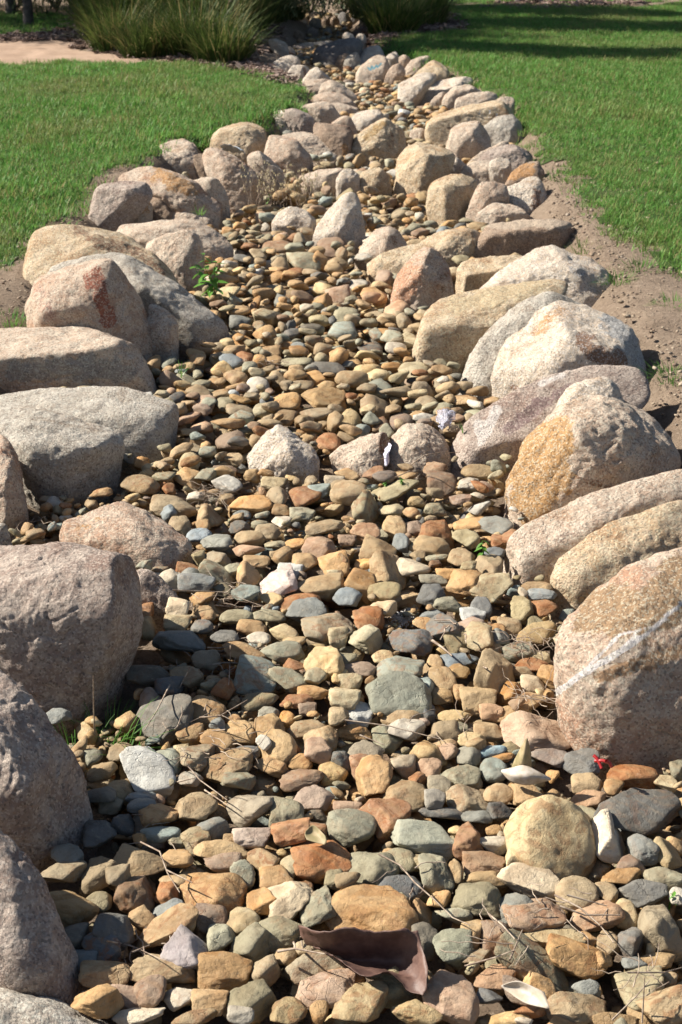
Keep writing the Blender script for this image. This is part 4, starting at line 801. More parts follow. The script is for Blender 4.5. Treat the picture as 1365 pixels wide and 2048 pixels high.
for i, st in enumerate(solo):
    c, Rm, s, col, sh, ar, key, hand, pr = st
    if sh not in _sm: _sm[sh] = mesh_np('river_stone', *shape(sh, 5), PEB)
    o = link('river_stone', _sm[sh]); M_ = Matrix([list(Rm[r] * s) + [c[r]] for r in range(3)] + [[0, 0, 0, 1]])
    o.matrix_world = M_; o.color = col
    tag(o, labels[i], 'stone', 'river stones in the dry creek bed')
# every further stone keeps its own shape but is joined into one bed
VV, FF, CC, off = [], [], [], 0
for st in STONES[300:]:
    c, Rm, s, col, sh, ar, key, hand, pr = st
    res = 4 if hand and pr[1] > 900 else 3 if ar > 700 or hand else 2 if pr[1] > 150 else 1
    V, Fc = shape(sh, res)
    VV.append((V * s) @ Rm.T + c); FF.append(Fc + off); CC.append(np.tile(col, (len(V), 1))); off += len(V)
m = mesh_np('pebble_bed', np.concatenate(VV), np.concatenate(FF), PEBS, cols=dict(Col=np.concatenate(CC)))
tag(link('pebble_bed', m), kind='stuff')
print('stones', len(STONES), 'tris', sum(len(f) for f in FF), 'labels', len(set(labels.values())))
# ------------------------------------------------------------------ plants
def blade(base, yaw, lean, L, w, seg=3, droop=0.8, twist=0.0):
    """a tapering curved blade; returns vertices and quads"""
    d = np.array([math.cos(yaw), math.sin(yaw), 0]); sd = np.array([-math.sin(yaw + twist), math.cos(yaw + twist), 0])
    V = []; p = np.array(base, float); a = lean
    for i in range(seg + 1):
        ww = w * (1 - (i / seg) ** 1.6) * 0.5 + 0.0002
        V += [p - sd * ww, p + sd * ww]
        p = p + (d * math.sin(a) + np.array([0, 0, math.cos(a)])) * (L / seg); a += droop / seg
    Fq = [[2 * i, 2 * i + 1, 2 * i + 3, 2 * i + 2] for i in range(seg)]
    return V, Fq
class Acc:
    def __init__(s): s.V = []; s.F = []; s.T = []
    def add(s, V, Fq, tint=0.0):
        o = len(s.V); s.V += [tuple(v) for v in V]; s.F += [[a + o for a in f] for f in Fq]; s.T += [tint] * len(V)
    def mesh(s, name, mat, smooth=True):
        T = np.array(s.T); return mesh_np(name, s.V, s.F, mat, smooth, cols=dict(Tint=np.stack([T, T, T, T * 0 + 1], 1)))
def tube(P, r0, r1, n=5):
    P = [np.array(p, float) for p in P]; V = []; Fq = []
    for i, p in enumerate(P):
        t = P[min(i + 1, len(P) - 1)] - P[max(i - 1, 0)]; t /= np.linalg.norm(t) + 1e-9
        a = np.cross(t, (0.3, 0.2, 1)); a /= np.linalg.norm(a) + 1e-9; b = np.cross(t, a); r = r0 + (r1 - r0) * i / (len(P) - 1)
        V += [p + r * (a * math.cos(k * 2 * math.pi / n) + b * math.sin(k * 2 * math.pi / n)) for k in range(n)]
    for i in range(len(P) - 1):
        for k in range(n): Fq.append([i * n + k, i * n + (k + 1) % n, (i + 1) * n + (k + 1) % n, (i + 1) * n + k])
    return V, Fq
U_ = rng.uniform
GRASS = leafm('lawn_grass', (0.095, 0.245, 0.042), (0.165, 0.32, 0.07), 0.55, 0.4, 0.25, patch=.6)
TUSS = leafm('tussock_leaf', (0.045, 0.085, 0.02), (0.115, 0.15, 0.038), 0.6, 0.3, 0.2)
DARKL = leafm('shrub_leaf', (0.045, 0.075, 0.03), (0.10, 0.13, 0.05), 0.5, 0.25, 0.3)
PALEL = leafm('pale_shrub_leaf', (0.13, 0.16, 0.07), (0.24, 0.25, 0.12), 0.5, 0.3, 0.3)
WEED = leafm('weed_leaf', (0.08, 0.22, 0.03), (0.15, 0.32, 0.05), 0.4, 0.35, 0.4)
STRAW = simple('dry_stalk', (0.42, 0.34, 0.26), (0.22, 0.16, 0.12), 60, 0.8, 0)
BARK = simple('trunk_bark', (0.13, 0.11, 0.10), (0.07, 0.06, 0.055), 20, 0.9, 0.8, 0.02)

# lawn blades: small tufts scattered over the lawn sheets
src = bpy.data.collections.new('turf_tufts')
for k in range(7):
    A = Acc()
    for i in range(46):
        r = 0.075 * math.sqrt(U_()); a = U_(0, 6.28)
        A.add(*blade((r * math.cos(a), r * math.sin(a), -0.004), U_(0, 6.28), U_(0.1, 0.9), U_(0.012, 0.029) * (1 + .25 * (k % 3)), U_(0.0024, 0.0040), 2, U_(0.2, 1.0)), float(U_() < 0.10 + 0.05 * k) * U_(.3, .9))
    o = bpy.data.objects.new('tuft', A.mesh('tuft', GRASS)); src.objects.link(o)
def gn_scatter(name, P, coll, kind='stuff', smin=0.7, smax=1.3):
    m = mesh_np(name, P, np.zeros((0, 3), int)) if False else bpy.data.meshes.new(name)
    m.vertices.add(len(P)); m.vertices.foreach_set('co', np.asarray(P, np.float32).ravel()); m.update()
    o = link(name, m); g = bpy.data.node_groups.new(name + '_nodes', 'GeometryNodeTree')
    g.interface.new_socket('Geometry', in_out='INPUT', socket_type='NodeSocketGeometry')
    g.interface.new_socket('Geometry', in_out='OUTPUT', socket_type='NodeSocketGeometry')
    gi = g.nodes.new('NodeGroupInput'); go = g.nodes.new('NodeGroupOutput'); ci = g.nodes.new('GeometryNodeCollectionInfo')
    ci.inputs['Collection'].default_value = coll; ci.inputs['Separate Children'].default_value = True; ci.inputs['Reset Children'].default_value = True
    ip = g.nodes.new('GeometryNodeInstanceOnPoints'); ip.inputs['Pick Instance'].default_value = True
    rv = g.nodes.new('FunctionNodeRandomValue'); rv.data_type = 'FLOAT_VECTOR'; rv.inputs[0].default_value = (0, 0, 0); rv.inputs[1].default_value = (0.1, 0.1, 6.28)
    rs = g.nodes.new('FunctionNodeRandomValue'); rs.data_type = 'FLOAT'; rs.inputs[2].default_value = smin; rs.inputs[3].default_value = smax; rs.inputs['Seed'].default_value = 3
    g.links.new(gi.outputs[0], ip.inputs['Points']); g.links.new(ci.outputs[0], ip.inputs['Instance'])
    g.links.new(rv.outputs[0], ip.inputs['Rotation']); g.links.new(rs.outputs[1], ip.inputs['Scale'])
    g.links.new(ip.outputs[0], go.inputs[0])
    md = o.modifiers.new('scatter', 'NODES'); md.node_group = g
    return tag(o, kind=kind)
def scatter_in(polys, box, dens, jit=0.05, hole=None, seed=1, thin=0.0):
    n = int((box[1] - box[0]) * (box[3] - box[2]) * dens)
    x = rng.uniform(box[0], box[1], n); y = rng.uniform(box[2], box[3], n)
    W = np.stack([x * 5, y * 5, x * 0], 1); ox = fbm(W, 3, seed) * .06 + rng.normal(0, jit, n); oy = fbm(W + 50, 3, seed) * .06 + rng.normal(0, jit, n)
    k = np.zeros(n, bool)
    for p in polys: k |= in_poly(x + ox, y + oy, p)
    if thin: k &= fbm(np.stack([x * 1.3, y * 1.3, x * 0], 1), 3, 77) > -1.4 + thin * rng.uniform(0, 1, n)
    vis = np.abs(x) < (y * 0.26 + 1.1)
    k &= vis | (rng.uniform(size=n) < 0.25)
    x, y = x[k], y[k]
    return np.stack([x, y, zt(x, y) + fbm(np.stack([x * 9, y * 9, x * 0], 1), 4, 9) * .012 + .004], 1)
gn_scatter('lawn_grass', scatter_in([lawnL], (-5, .5, 4, 15), 520, seed=3, thin=.3), src)
gn_scatter('lawn_grass', scatter_in([lawnR], (0, 6, 3.5, 19), 460, seed=4, thin=.5), src)
gn_scatter('lawn_grass', scatter_in([lawnB, lawnC], (-6, 6, 13, 24), 130), src, smin=1.0, smax=1.6)

def patchy(P, lo, sc=1.5):
    return P[fbm(P * np.array([sc, sc, 0]), 3, 41) > lo]
gn_scatter('long_grass', patchy(scatter_in([lawnL], (-5, .5, 4, 12), 160, seed=3), .25), src, smin=1.3, smax=2.1)
gn_scatter('long_grass', patchy(scatter_in([lawnR], (0, 6, 3.5, 13), 160, seed=4), .3), src, smin=1.2, smax=2.0)
# grit and crumbs on the bare soil, chips on the mulch
gsrc = bpy.data.collections.new('grit')
for k in range(4):
    V_, F_ = pebble_shape(900 + k, 1, 2)
    m = mesh_np('crumb', V_ * np.array([1, .8, .55]) * .006, F_, PEBS, cols=dict(Col=np.tile((*[(.36, .28, .2), (.22, .16, .12), (.42, .34, .25), (.28, .23, .18)][k], .2), (len(V_), 1))))
    gsrc.objects.link(bpy.data.objects.new('crumb', m))
n = 15000; y = rng.uniform(2.0, 12, n); sde = rng.uniform(size=n) < .6
x = np.where(sde, xr(y) + rng.uniform(-.12, .75, n), xl(y) - rng.uniform(-.12, .6, n))
gn_scatter('soil_crumbs', np.stack([x, y, zt(x, y) + .002], 1), gsrc, smin=.2, smax=1.3)
gn_scatter('soil_stones', (lambda y: np.stack([xr(y) + rng.uniform(-.1, .6, 260), y, zt(xr(y), y) * 0 + .12], 1))(rng.uniform(3, 9, 260)), gsrc, smin=1.0, smax=2.6)
csrc = bpy.data.collections.new('chips')
for k in range(5):
    A = Acc()
    for i in range(7):
        c = np.array([U_(-.05, .05), U_(-.05, .05), U_(0, .02)]); Rm = rnd_rot(.35); L, w, h = U_(.012, .035), U_(.004, .009), .003
        P8 = [c + Rm @ np.array([sx * L, sy * w, sz * h]) for sx in (-1, 1) for sy in (-1, 1) for sz in (-1, 1)]
        A.add(P8, [[0, 1, 3, 2], [4, 6, 7, 5], [0, 4, 5, 1], [2, 3, 7, 6], [0, 2, 6, 4], [1, 5, 7, 3]])
    csrc.objects.link(bpy.data.objects.new('chip', A.mesh('chip', [simple('bark_chip', (.17, .11, .085), (.33, .25, .21), 9, .9, 0), mulch][k % 2], False)))
gn_scatter('mulch_chips', scatter_in([mulchL, mulchT, mulchR, mulchB], (-6, 5, 10, 24), 170), csrc)

def tussock(px, py, h, spread, n, label, mat=TUSS, name='grass_clump', dead=.18, stalks=14, group='strappy grass clumps beside the far creek'):
    g = ground_hit(px, py, 0.0); A = Acc()
    for i in range(int(n * 1.9)):
        a = U_(0, 6.28); r = spread * .62 * math.sqrt(U_())
        A.add(*blade((r * math.cos(a), r * math.sin(a), -.01), a + rng.normal(0, .5), U_(0.02, 0.6) * (0.35 + r / (spread * .62) * .9), h * U_(.35, 1.0), U_(.007, .013), 4, U_(.3, 1.5), U_(-.6, .6)), float(U_() < dead) * U_(.4, 1))
    o = link(name, A.mesh(name, mat), loc=g); 
    tag(o, label, 'grass clump', group)
    return o
for q in [(236, 98, .52, .36, 420, 'leftmost strappy green grass clump at the path corner'), (300, 112, .46, .36, 520, 'strappy green grass clump in front, second from the path corner'),
          (362, 110, .42, .34, 380, 'short green grass clump between two larger front ones'), (445, 122, .46, .34, 560, 'strappy green grass clump in front nearest the creek boulders'),
          (398, 108, .70, .45, 420, 'tall grass clump just behind the one nearest the creek boulders'), (262, 80, .8, .5, 420, 'tall yellowish grass clump behind the path corner clumps'),
          (320, 78, .85, .6, 480, 'broad yellow green grass clump in the middle of the left thicket'), (395, 72, .9, .6, 420, 'tall grass clump left of the dark trunk'),
          (470, 62, .8, .5, 420, 'grass clump at the foot of the dark trunk by the creek'), (510, 44, .5, .5, 420, 'grey green grass clump right of the dark trunk'),
          (560, 36, .42, .4, 380, 'dull green grass clump left of the far rock pile'), (215, 60, .8, .45, 380, 'grass clump at the far edge of the shaded path'),
          (785, 64, .50, .36, 620, 'spreading yellow green grass clump at the corner of the right lawn'), (838, 48, .6, .4, 520, 'dark bushy grass clump behind the right lawn corner'),
          (742, 34, .42, .32, 380, 'dark grass clump right of the far rock pile'), (790, 30, .8, .5, 380, 'grass clump behind the spreading yellow green one')]:
    tussock(*q)
def shrub(px, py, w, h, n, label, mat):
    g = ground_hit(px, py, 0.0); A = Acc()
    cl = [(U_(-.4, .4) * w, U_(-.35, .35) * w, U_(.2, .8) * h, U_(.16, .3) * w) for _ in range(16)]
    for i in range(n):
        c = cl[i % 16]; d = rng.normal(size=3); d /= np.linalg.norm(d); rr = c[3] * U_(.5, 1.1)
        p = np.array([c[0], c[1], c[2]]) + d * rr; p[2] = max(p[2], .02)
        A.add(*blade(p, U_(0, 6.28), U_(.2, 1.4), U_(.05, .10), U_(.012, .025), 1, .3), float(U_() < .12) * .7)
    o = link('shrub', None and 0) if False else bpy.data.objects.new('shrub', None); COL.objects.link(o); o.location = g
    link('foliage', A.mesh('foliage', mat), o)
    S_ = Acc()
    for i in range(6):
        a = i * 1.05; S_.add(*tube([(0, 0, -.02), (.12 * w * math.cos(a), .12 * w * math.sin(a), .3 * h), (.3 * w * math.cos(a), .3 * w * math.sin(a), .75 * h)], .012, .004))
    link('stem', S_.mesh('stem', BARK), o)
    return tag(o, label, 'shrub', 'shrubs across the back of the park')
for i, q in enumerate([(-60, 18, 1.6, 1.0, PALEL, 'pale green shrub beyond the far path, cut by the left edge'), (35, 18, 1.4, .9, DARKL, 'dark green shrub behind the far young trunk at upper left'), (112, 18, 1.5, .9, PALEL, 'pale yellowish shrub beyond the far path beside the white trunk'),
          (190, 20, 1.3, 1.0, DARKL, 'dark shrub behind the leftmost grass clumps'), (420, 42, 1.4, 1.1, DARKL, 'dark shrub left of the dark trunk at the top edge'), (552, 40, 1.3, .9, PALEL, 'pale shrub above the shaded soil at the top edge'),
          (622, 26, 1.3, .9, DARKL, 'dark shrub right above the far rock pile'), (690, 22, 1.3, .9, PALEL, 'pale green shrub behind the far rock pile'), (745, 22, 1.1, 1.0, DARKL, 'dark shrub behind the right grass clumps'), (300, 40, 1.5, 1.1, PALEL, 'pale shrub deep in the left thicket')]):
    shrub(q[0], q[1], q[2], q[3], 3000, q[5], q[4])

def tree(xy, r, label, hc=(1.5, 4.6), cr=.5, lean=(0, 0), n=2600, bark=BARK, name='young_tree'):
    z0 = float(zt(*xy)); o = empty(name, (xy[0], xy[1], z0)); H = hc[1]
    P = [(lean[0] * t * H + .02 * math.sin(5 * t), lean[1] * t * H + .02 * math.cos(4 * t), -.05 + t * H) for t in np.linspace(0, 1, 9)]
    T = Acc(); V_, F_ = tube(P, r, r * .25, 10)
    V_ = [v * 1.0 for v in V_]
    for k in range(10): V_[k] = V_[k] + (V_[k] - np.array(P[0])) * .35
    T.add(V_, F_)
    link('trunk', T.mesh('trunk', bark), o)
    Lb = Acc(); tips = []
    for i in range(16):
        t = U_(hc[0] / H * .8, .95); b = np.array([lean[0] * t * H, lean[1] * t * H, t * H]); a = U_(0, 6.28); q = cr * U_(.5, .95)
        e = b + np.array([q * math.cos(a), q * math.sin(a), q * U_(.4, 1.0)]); Lb.add(*tube([b, (b + e) / 2 + (0, 0, .04), e], r * .25, r * .07)); tips.append(e); tips.append((b + e) / 2)
    link('limb', Lb.mesh('limb', bark), o)
    A = Acc()
    for i in range(n):
        p = tips[i % len(tips)] + rng.normal(size=3) * cr * .28
        A.add(*blade(p, U_(0, 6.28), U_(.3, 2.6), U_(.07, .12), U_(.035, .055), 1, .4))
    link('crown', A.mesh('crown', DARKL), o)
    return tag(o, label, 'tree', 'young park trees')
def wx(px, py):
    g = atZ(px, py, LAWNZ); return (g[0], g[1])
tree(wx(57, 52), .042, 'young tree with a slim dark trunk in the mulch patch at upper left', hc=(1.6, 4), cr=.6, n=1500)
tree(wx(22, 30), .045, 'darker tree trunk further back at the upper left edge', hc=(1.7, 4.5), cr=.7)
tree(wx(146, 30), .035, 'slim dark young tree on the mulch beside the far path', hc=(1.6, 4), cr=.6)
tree(wx(158, 22), .02, 'thin pale whitish trunk leaning beside the slim dark young tree', hc=(1.6, 3.2), cr=.4, lean=(-.12, 0), n=600, bark=simple('pale_bark', (.6, .56, .5), (.4, .37, .33), 15, .8, .3))
tree((-.95, 13.75), .060, 'dark trunked tree rising behind the grass clumps left of the creek', hc=(.7, 2.9), cr=.45, n=11000)
tree((-1.45, 16.2), .06, 'tree standing in the left thicket behind the tall grass clumps', hc=(2.2, 4.6), cr=.6, n=12000)
tree((-1.0, 17.6), .06, 'tree among the shrubs at the top edge left of the far rock pile', hc=(2.0, 4.6), cr=.6, n=9000)
tree(wx(1043, 6), .055, 'tree with its trunk base in the bark mulch strip above the right lawn', hc=(1.6, 5), cr=.8, n=2600)
tree((-5.3, 16.2), .07, 'tree outside the left edge shading the footpath', hc=(1.0, 4.4), cr=.8, n=7000)
tree((-6.4, 15.6), .07, 'second tree further left shading the footpath', hc=(1.0, 4.4), cr=.8, n=7000)

# ------------------------------------------------------------------ weeds and seedlings
_lf = None
def leaf_mesh(name, mat, L=1.0, w=.45, cup=.12):
    n = 6; V_ = []; F_ = []
    for i in range(n + 1):
        t = i / n; ww = w * .5 * math.sin(math.pi * min(1, t * .96 + .03)) ** .8 * (1.25 - .5 * t); z = -cup * t * t
        V_ += [(t * L, -ww, z + .25 * ww), (t * L, 0, z), (t * L, ww, z + .25 * ww)]
    for i in range(n):
        for k in (0, 1): F_.append([i * 3 + k, i * 3 + k + 1, i * 3 + k + 4, i * 3 + k + 3])
    T = np.zeros(len(V_)); return mesh_np(name, V_, F_, mat, cols=dict(Tint=np.stack([T] * 4, 1)))
WLEAF = leaf_mesh('leaf', WEED)
def on_bed(px, py):
    z = .03
    for _ in range(5):
        g = atZ(px, py, z); i, j = int((g[1] - HY0) / HN), int((g[0] - HX0) / HN)
        z = float(HMAP[np.clip(i, 0, HH - 1), np.clip(j, 0, HW - 1)]) * .5 + z * .5
    return atZ(px, py, z)
def weed(px, py, h, n, ls, label, lean=(0, 0), stems=1, name='leafy_weed', group='green weeds between the stones'):
    g = on_bed(px, py); o = empty(name, g)
    for s_ in range(stems):
        a0 = U_(0, 6.28); sp = 0 if stems == 1 else .35 * h
        top = np.array([lean[0] * h + sp * math.cos(a0), lean[1] * h + sp * math.sin(a0), h * (1 if s_ == 0 else U_(.5, .9))])
        P = [top * t + np.array([.06 * h * math.sin(6 * t), 0, 0]) for t in np.linspace(0, 1, 6)]; P[0] = P[0] - np.array([0, 0, .02])
        A = Acc(); A.add(*tube(P, .0022, .001)); link('stem', A.mesh('stem', WEED), o)
        for i in range(n // stems):
            t = (i + 1) / (n // stems) ; b = top * (t * .85 + .15); a = i * 2.4 + a0
            l = link('leaf', WLEAF, o, b); sc = ls * U_(.7, 1.15) * (1.15 - .45 * t)
            l.rotation_euler = (U_(-.3, .3), U_(-.1, .6), a); l.scale = (sc, sc, sc)
    return tag(o, label, 'weed', group)
weed(428, 592, .18, 40, .052, 'bright leafy green weed growing beside the shaded left boulder', lean=(-.1, 0), stems=3)
weed(648, 318, .12, 20, .045, 'small green weed in the dark hollow between far left boulders', stems=3)
weed(965, 1112, .042, 7, .032, 'lone green seedling with pointed leaves below the blue stone', stems=1)
weed(805, 968, .018, 6, .016, 'tiny green seedling in front of the trapezoid boulder', stems=2)
weed(772, 972, .016, 6, .014, 'tiny green seedling left of another beneath the flat faced boulder', stems=2)
weed(1340, 1800, .02, 6, .016, 'tiny green sprig at the right edge near the bottom', stems=2)
weed(500, 418, .05, 24, .035, 'low green leafy weed below the dry flowering stalks', stems=5)
weed(545, 405, .05, 24, .03, 'low dark green weed at the foot of the dry flowering stalks', stems=5)
def tuft(px, py, h, n, label, spread=.03, w=.003, lean=.9, mat=GRASS, droop=1.2, name='grass_tuft', onbed=True, yaw=None):
    g = on_bed(px, py) if onbed else ground_hit(px, py); A = Acc()
    for i in range(n):
        r = spread * math.sqrt(U_()); a = U_(0, 6.28)
        A.add(*blade((r * math.cos(a), r * math.sin(a), -.01), (a if yaw is None else yaw + rng.normal(0, .7)), U_(.1, lean), h * U_(.5, 1.2), w * U_(.7, 1.2), 5, U_(.3, droop)))
    return tag(link(name, A.mesh(name, mat), loc=g), label, 'grass tuft', 'small grass tufts')
tuft(250, 1500, .13, 30, 'green grass tuft trailing right over the shaded stones at lower left', .03, .0035, 1.3, yaw=-.2)
tuft(215, 1470, .07, 60, 'feathery green tuft in shade behind the trailing grass tuft', .05, .002, 1.0, WEED)
tuft(150, 1510, .07, 50, 'dark green tuft deep in the shade against the dark rounded boulder', .06, .002, 1.0)
tuft(362, 752, .10, 5, 'few upright grass blades in shade beside the small tan block', .008, .004, .7, WEED)
tuft(928, 860, .05, 4, 'single bright grass sprig beside the clear plastic wrapper', .005, .003, .5, WEED)
tuft(398, 425, .05, 26, 'green tuft under the domed boulder with the orange top', .03, .003)
for q in [(1125, 355, 'by the large whitish boulder bend'), (1170, 497, 'beside the square cut block'), (1202, 552, 'right of the large smooth whitish boulder'), (1238, 560, 'on open bare soil, light green'),
          (1285, 537, 'on soil close to the lawn edge'), (1350, 610, 'at the right edge of the bare soil'), (1345, 750, 'at the right edge beside the great dome'), (1180, 350, 'on soil at the upper right strip'),
          (168, 412, 'on the left soil strip by the grass'), (105, 640, 'behind the tall pinkish boulder at left'), (20, 640, 'on the left bare soil near the edge'), (130, 395, 'at the ragged edge of the left lawn')]:
    tuft(q[0], q[1], .05, 130, 'small grass tuft ' + q[2], .08, .003, 1.2, onbed=False)

# dry flowering stalks
o = empty('dry_weed', on_bed(560, 400)); A = Acc(); Hd = Acc()
for i in range(60):
    bx, by = U_(-.16, .20), U_(-.1, .14); h = U_(.06, .20); a = U_(0, 6.28); l = U_(0, .05)
    P = [(bx + l * math.cos(a) * t + .008 * math.sin(7 * t + i), by + l * math.sin(a) * t, -.02 + h * t) for t in np.linspace(0, 1, 5)]
    A.add(*tube(P, .0016, .0008, 4))
    for k in range(3):
        q = np.array(P[-1 - (k > 1)]) + rng.normal(0, .008, 3); Hd.add(*tube([q, q + (0, 0, .006), q + (0, 0, .010)], .0035, .002, 5))
link('stalks', A.mesh('stalks', STRAW), o)['kind'] = 'stuff'
link('seed_heads', Hd.mesh('seed_heads', simple('seed_head', (.55, .48, .32), (.35, .28, .15), 90, .9, 0)), o)['kind'] = 'stuff'
tag(o, 'dry brown weed with thin stalks and pale seed heads in front of the lumpy boulder', 'weed')

# ------------------------------------------------------------------ twigs
def twigs(px, py, w, h, n, label, r=.0014, zl=.02, curl=.25, name='twig_tangle', lines=()):
    g = on_bed(px, py); A = Acc(); k = (g - CP) @ FW / F; o = empty(name, g)
    for L in lines:
        P = []
        for q in L:
            c = on_bed(q[0], q[1]); P.append(atZ(q[0], q[1], c[2] + (q[2] if len(q) > 2 else .012)) - g)
        S1 = Acc(); S1.add(*tube(P, r * 1.3, r * .6)); link('twig', S1.mesh('twig', STRAW), o)
    for i in range(n):
        c = np.array([U_(-.5, .5) * w * k, U_(-.5, .5) * h * k * 1.6, U_(0, .02) + zl * .4]); a = U_(0, 6.28); L = U_(.03, .10)
        P = []; q = c.copy()
        for s_ in range(6):
            P.append(q.copy()); a += rng.normal(0, curl); q = q + np.array([math.cos(a), math.sin(a), rng.normal(0, .35)]) * L / 6
        A.add(*tube(P, r * U_(.6, 1), r * .4, 4))
    link('fine_twigs', A.mesh('fine_twigs', STRAW), o)['kind'] = 'stuff'
    return tag(o, label, 'twigs', 'dry twigs lying on the stones')
twigs(455, 1335, 190, 110, 42, 'large tangle of dry twigs at the edge of the flat topped block shadow', lines=[[(415, 1295, .02), (440, 1296, .03), (470, 1290, .03)], [(190, 1470, 0), (188, 1420, .05), (187, 1350, .12)], [(340, 1370, .03), (315, 1420, .03), (290, 1460, .03)],
      [(380, 1335, .05), (360, 1375, .02)], [(400, 1435, .02), (440, 1432, .03), (495, 1400, .03)], [(420, 1330, .02), (450, 1325, .03), (560, 1330, .02)], [(462, 1290, .06), (460, 1330, .03), (458, 1370, .02)]])
twigs(450, 1205, 140, 50, 34, 'brown twig tangle lying across pale stones right of the speckled boulder', lines=[[(345, 1180, .02), (400, 1182, .03), (445, 1184, .03), (530, 1214, .02)], [(430, 1210, .02), (470, 1215, .02), (525, 1212, .02)]])
twigs(430, 1000, 60, 40, 50, 'grey wiry tangle of roots below the blue white cobble', r=.001)
twigs(835, 925, 160, 50, 4, 'thin dark dry stalks arching across the flat faced mid creek boulders', lines=[[(716, 950, .01), (718, 932, .03), (745, 920, .04), (775, 916, .03)], [(822, 930, .03), (850, 910, .07), (880, 905, .07), (920, 905, .05)], [(790, 955, .01), (820, 942, .03), (850, 950, .01)]])
twigs(905, 1270, 60, 40, 3, 'forked bare stick below the blue grey stones in mid creek', r=.003, lines=[[(865, 1281, .02), (885, 1295, .025), (905, 1312, .02)], [(935, 1307, .04), (945, 1325, .03), (975, 1337, .02)]])
twigs(1060, 1300, 110, 60, 30, 'fine pale twigs left of the white streaked slab', r=.0011)
twigs(1090, 1420, 120, 50, 24, 'pale twig tangle under the point of the white streaked slab', r=.0012)
twigs(860, 1470, 170, 40, 8, 'thin straight twigs in front of the big grey pointed stones', lines=[[(690, 1440, .02), (780, 1452, .02), (880, 1478, .02)], [(720, 1470, .02), (770, 1490, .01)]])
twigs(820, 1780, 60, 60, 4, 'long thin curved twig running down right between the big foreground stones', lines=[[(758, 1708, .02), (800, 1730, .03), (830, 1765, .03), (870, 1800, .02), (905, 1835, .02), (940, 1850, .02)]])
twigs(1150, 1820, 150, 70, 8, 'dry branching twigs between stones at lower right', r=.0015, lines=[[(1110, 1790, .02), (1160, 1815, .03), (1200, 1850, .03), (1228, 1885, .02)], [(1120, 1812, .02), (1170, 1830, .03), (1240, 1830, .02)], [(978, 1828, .02), (1005, 1850, .03), (1030, 1878, .02)], [(1135, 1790, .04), (1215, 1812, .02)]])
twigs(1005, 1890, 130, 60, 9, 'loose dry twigs in the shadows below the tan sloping stone', lines=[[(930, 1932, .02), (990, 1915, .03), (1030, 1900, .02)], [(1020, 1920, .02), (1045, 1860, .04)]])
twigs(1290, 1960, 120, 110, 9, 'pale dry grass tangle in the bottom right corner', r=.0012, lines=[[(1225, 2040, .02), (1275, 1990, .05), (1300, 1960, .05)], [(1255, 1945, .03), (1330, 1945, .04), (1365, 1935, .03)], [(1285, 2045, .02), (1290, 1955, .07)]])
twigs(330, 1690, 90, 100, 10, 'bent pale twig between the brown stones at lower left', lines=[[(282, 1684, .03), (320, 1703, .04), (335, 1745, .03), (360, 1785, .02)], [(333, 1740, .04), (385, 1765, .02)], [(410, 1580, .03), (455, 1610, .02)]])
twigs(290, 1895, 130, 60, 16, 'dark twig litter around the mauve white stone at the bottom left', r=.0013, lines=[[(215, 1882, .02), (260, 1890, .03), (330, 1922, .02)], [(265, 1905, .03), (300, 1890, .04)]])
twigs(600, 1898, 50, 16, 2, 'pale twig poking out left of the curled brown dead leaf', r=.0018, lines=[[(556, 1903, .03), (590, 1897, .05), (650, 1908, .05)], [(588, 1885, .05), (592, 1898, .05)]])
twigs(530, 735, 90, 24, 16, 'brown stalk litter in mid creek beyond the long grey boulder', r=.0012)
twigs(60, 1060, 70, 30, 14, 'short dark twigs on soil beside the upright left edge boulder', r=.0012)
twigs(410, 1480, 180, 120, 22, 'scattered thin stalks across the stones beside the trailing grass tuft', lines=[[(375, 1530, .03), (400, 1560, .03), (455, 1600, .02)], [(355, 1564, .02), (390, 1556, .02)]])

# ------------------------------------------------------------------ leaves and litter
def sheetobj(name, rows, mat, label, cat, sub=5, thick=.0008, noise=.0):
    """rows of (px, py, z): a bent sheet through those points of the place, smoothed, with real thickness"""
    G = np.array([[atZ(*q) for q in r] for r in rows]); nr, nc = G.shape[:2]
    def up(G, ax):
        n = G.shape[ax]; t = np.linspace(0, n - 1, (n - 1) * sub + 1); out = []
        for tt in t:
            i = min(int(tt), n - 2); f = tt - i
            p0, p1, p2, p3 = [np.take(G, np.clip(i + k, 0, n - 1), ax) for k in (-1, 0, 1, 2)]
            out.append(.5 * (2 * p1 + (p2 - p0) * f + (2 * p0 - 5 * p1 + 4 * p2 - p3) * f * f + (3 * p1 - p0 - 3 * p2 + p3) * f ** 3))
        return np.stack(out, ax)
    G = up(up(G, 0), 1); nr, nc = G.shape[:2]; V_ = G.reshape(-1, 3)
    if noise: V_ = V_ + np.stack([fbm(V_ * 90 + k * 9, 3, k) for k in range(3)], 1) * noise
    c = V_.mean(0); id_ = np.arange(nr * nc).reshape(nr, nc)
    F_ = np.stack([id_[:-1, :-1], id_[:-1, 1:], id_[1:, 1:], id_[1:, :-1]], -1).reshape(-1, 4)
    o = link(name, mesh_np(name, V_ - c, F_, mat), loc=c)
    s_ = o.modifiers.new('thickness', 'SOLIDIFY'); s_.thickness = thick
    return tag(o, label, cat)
t = NT('dead_leaf'); c = t.mix(t.ramp(t.noise(30, 4, .6), .35, .65), (.085, .045, .036), (.15, .085, .065)); c = t.mix(t.ramp(t.noise(160, 3, .7), .55, .7, 0, .5), c, (.08, .045, .04))
DL = t.done(c, .55, t.bump(t.noise(60, 4, .6), .4, .004), .4)
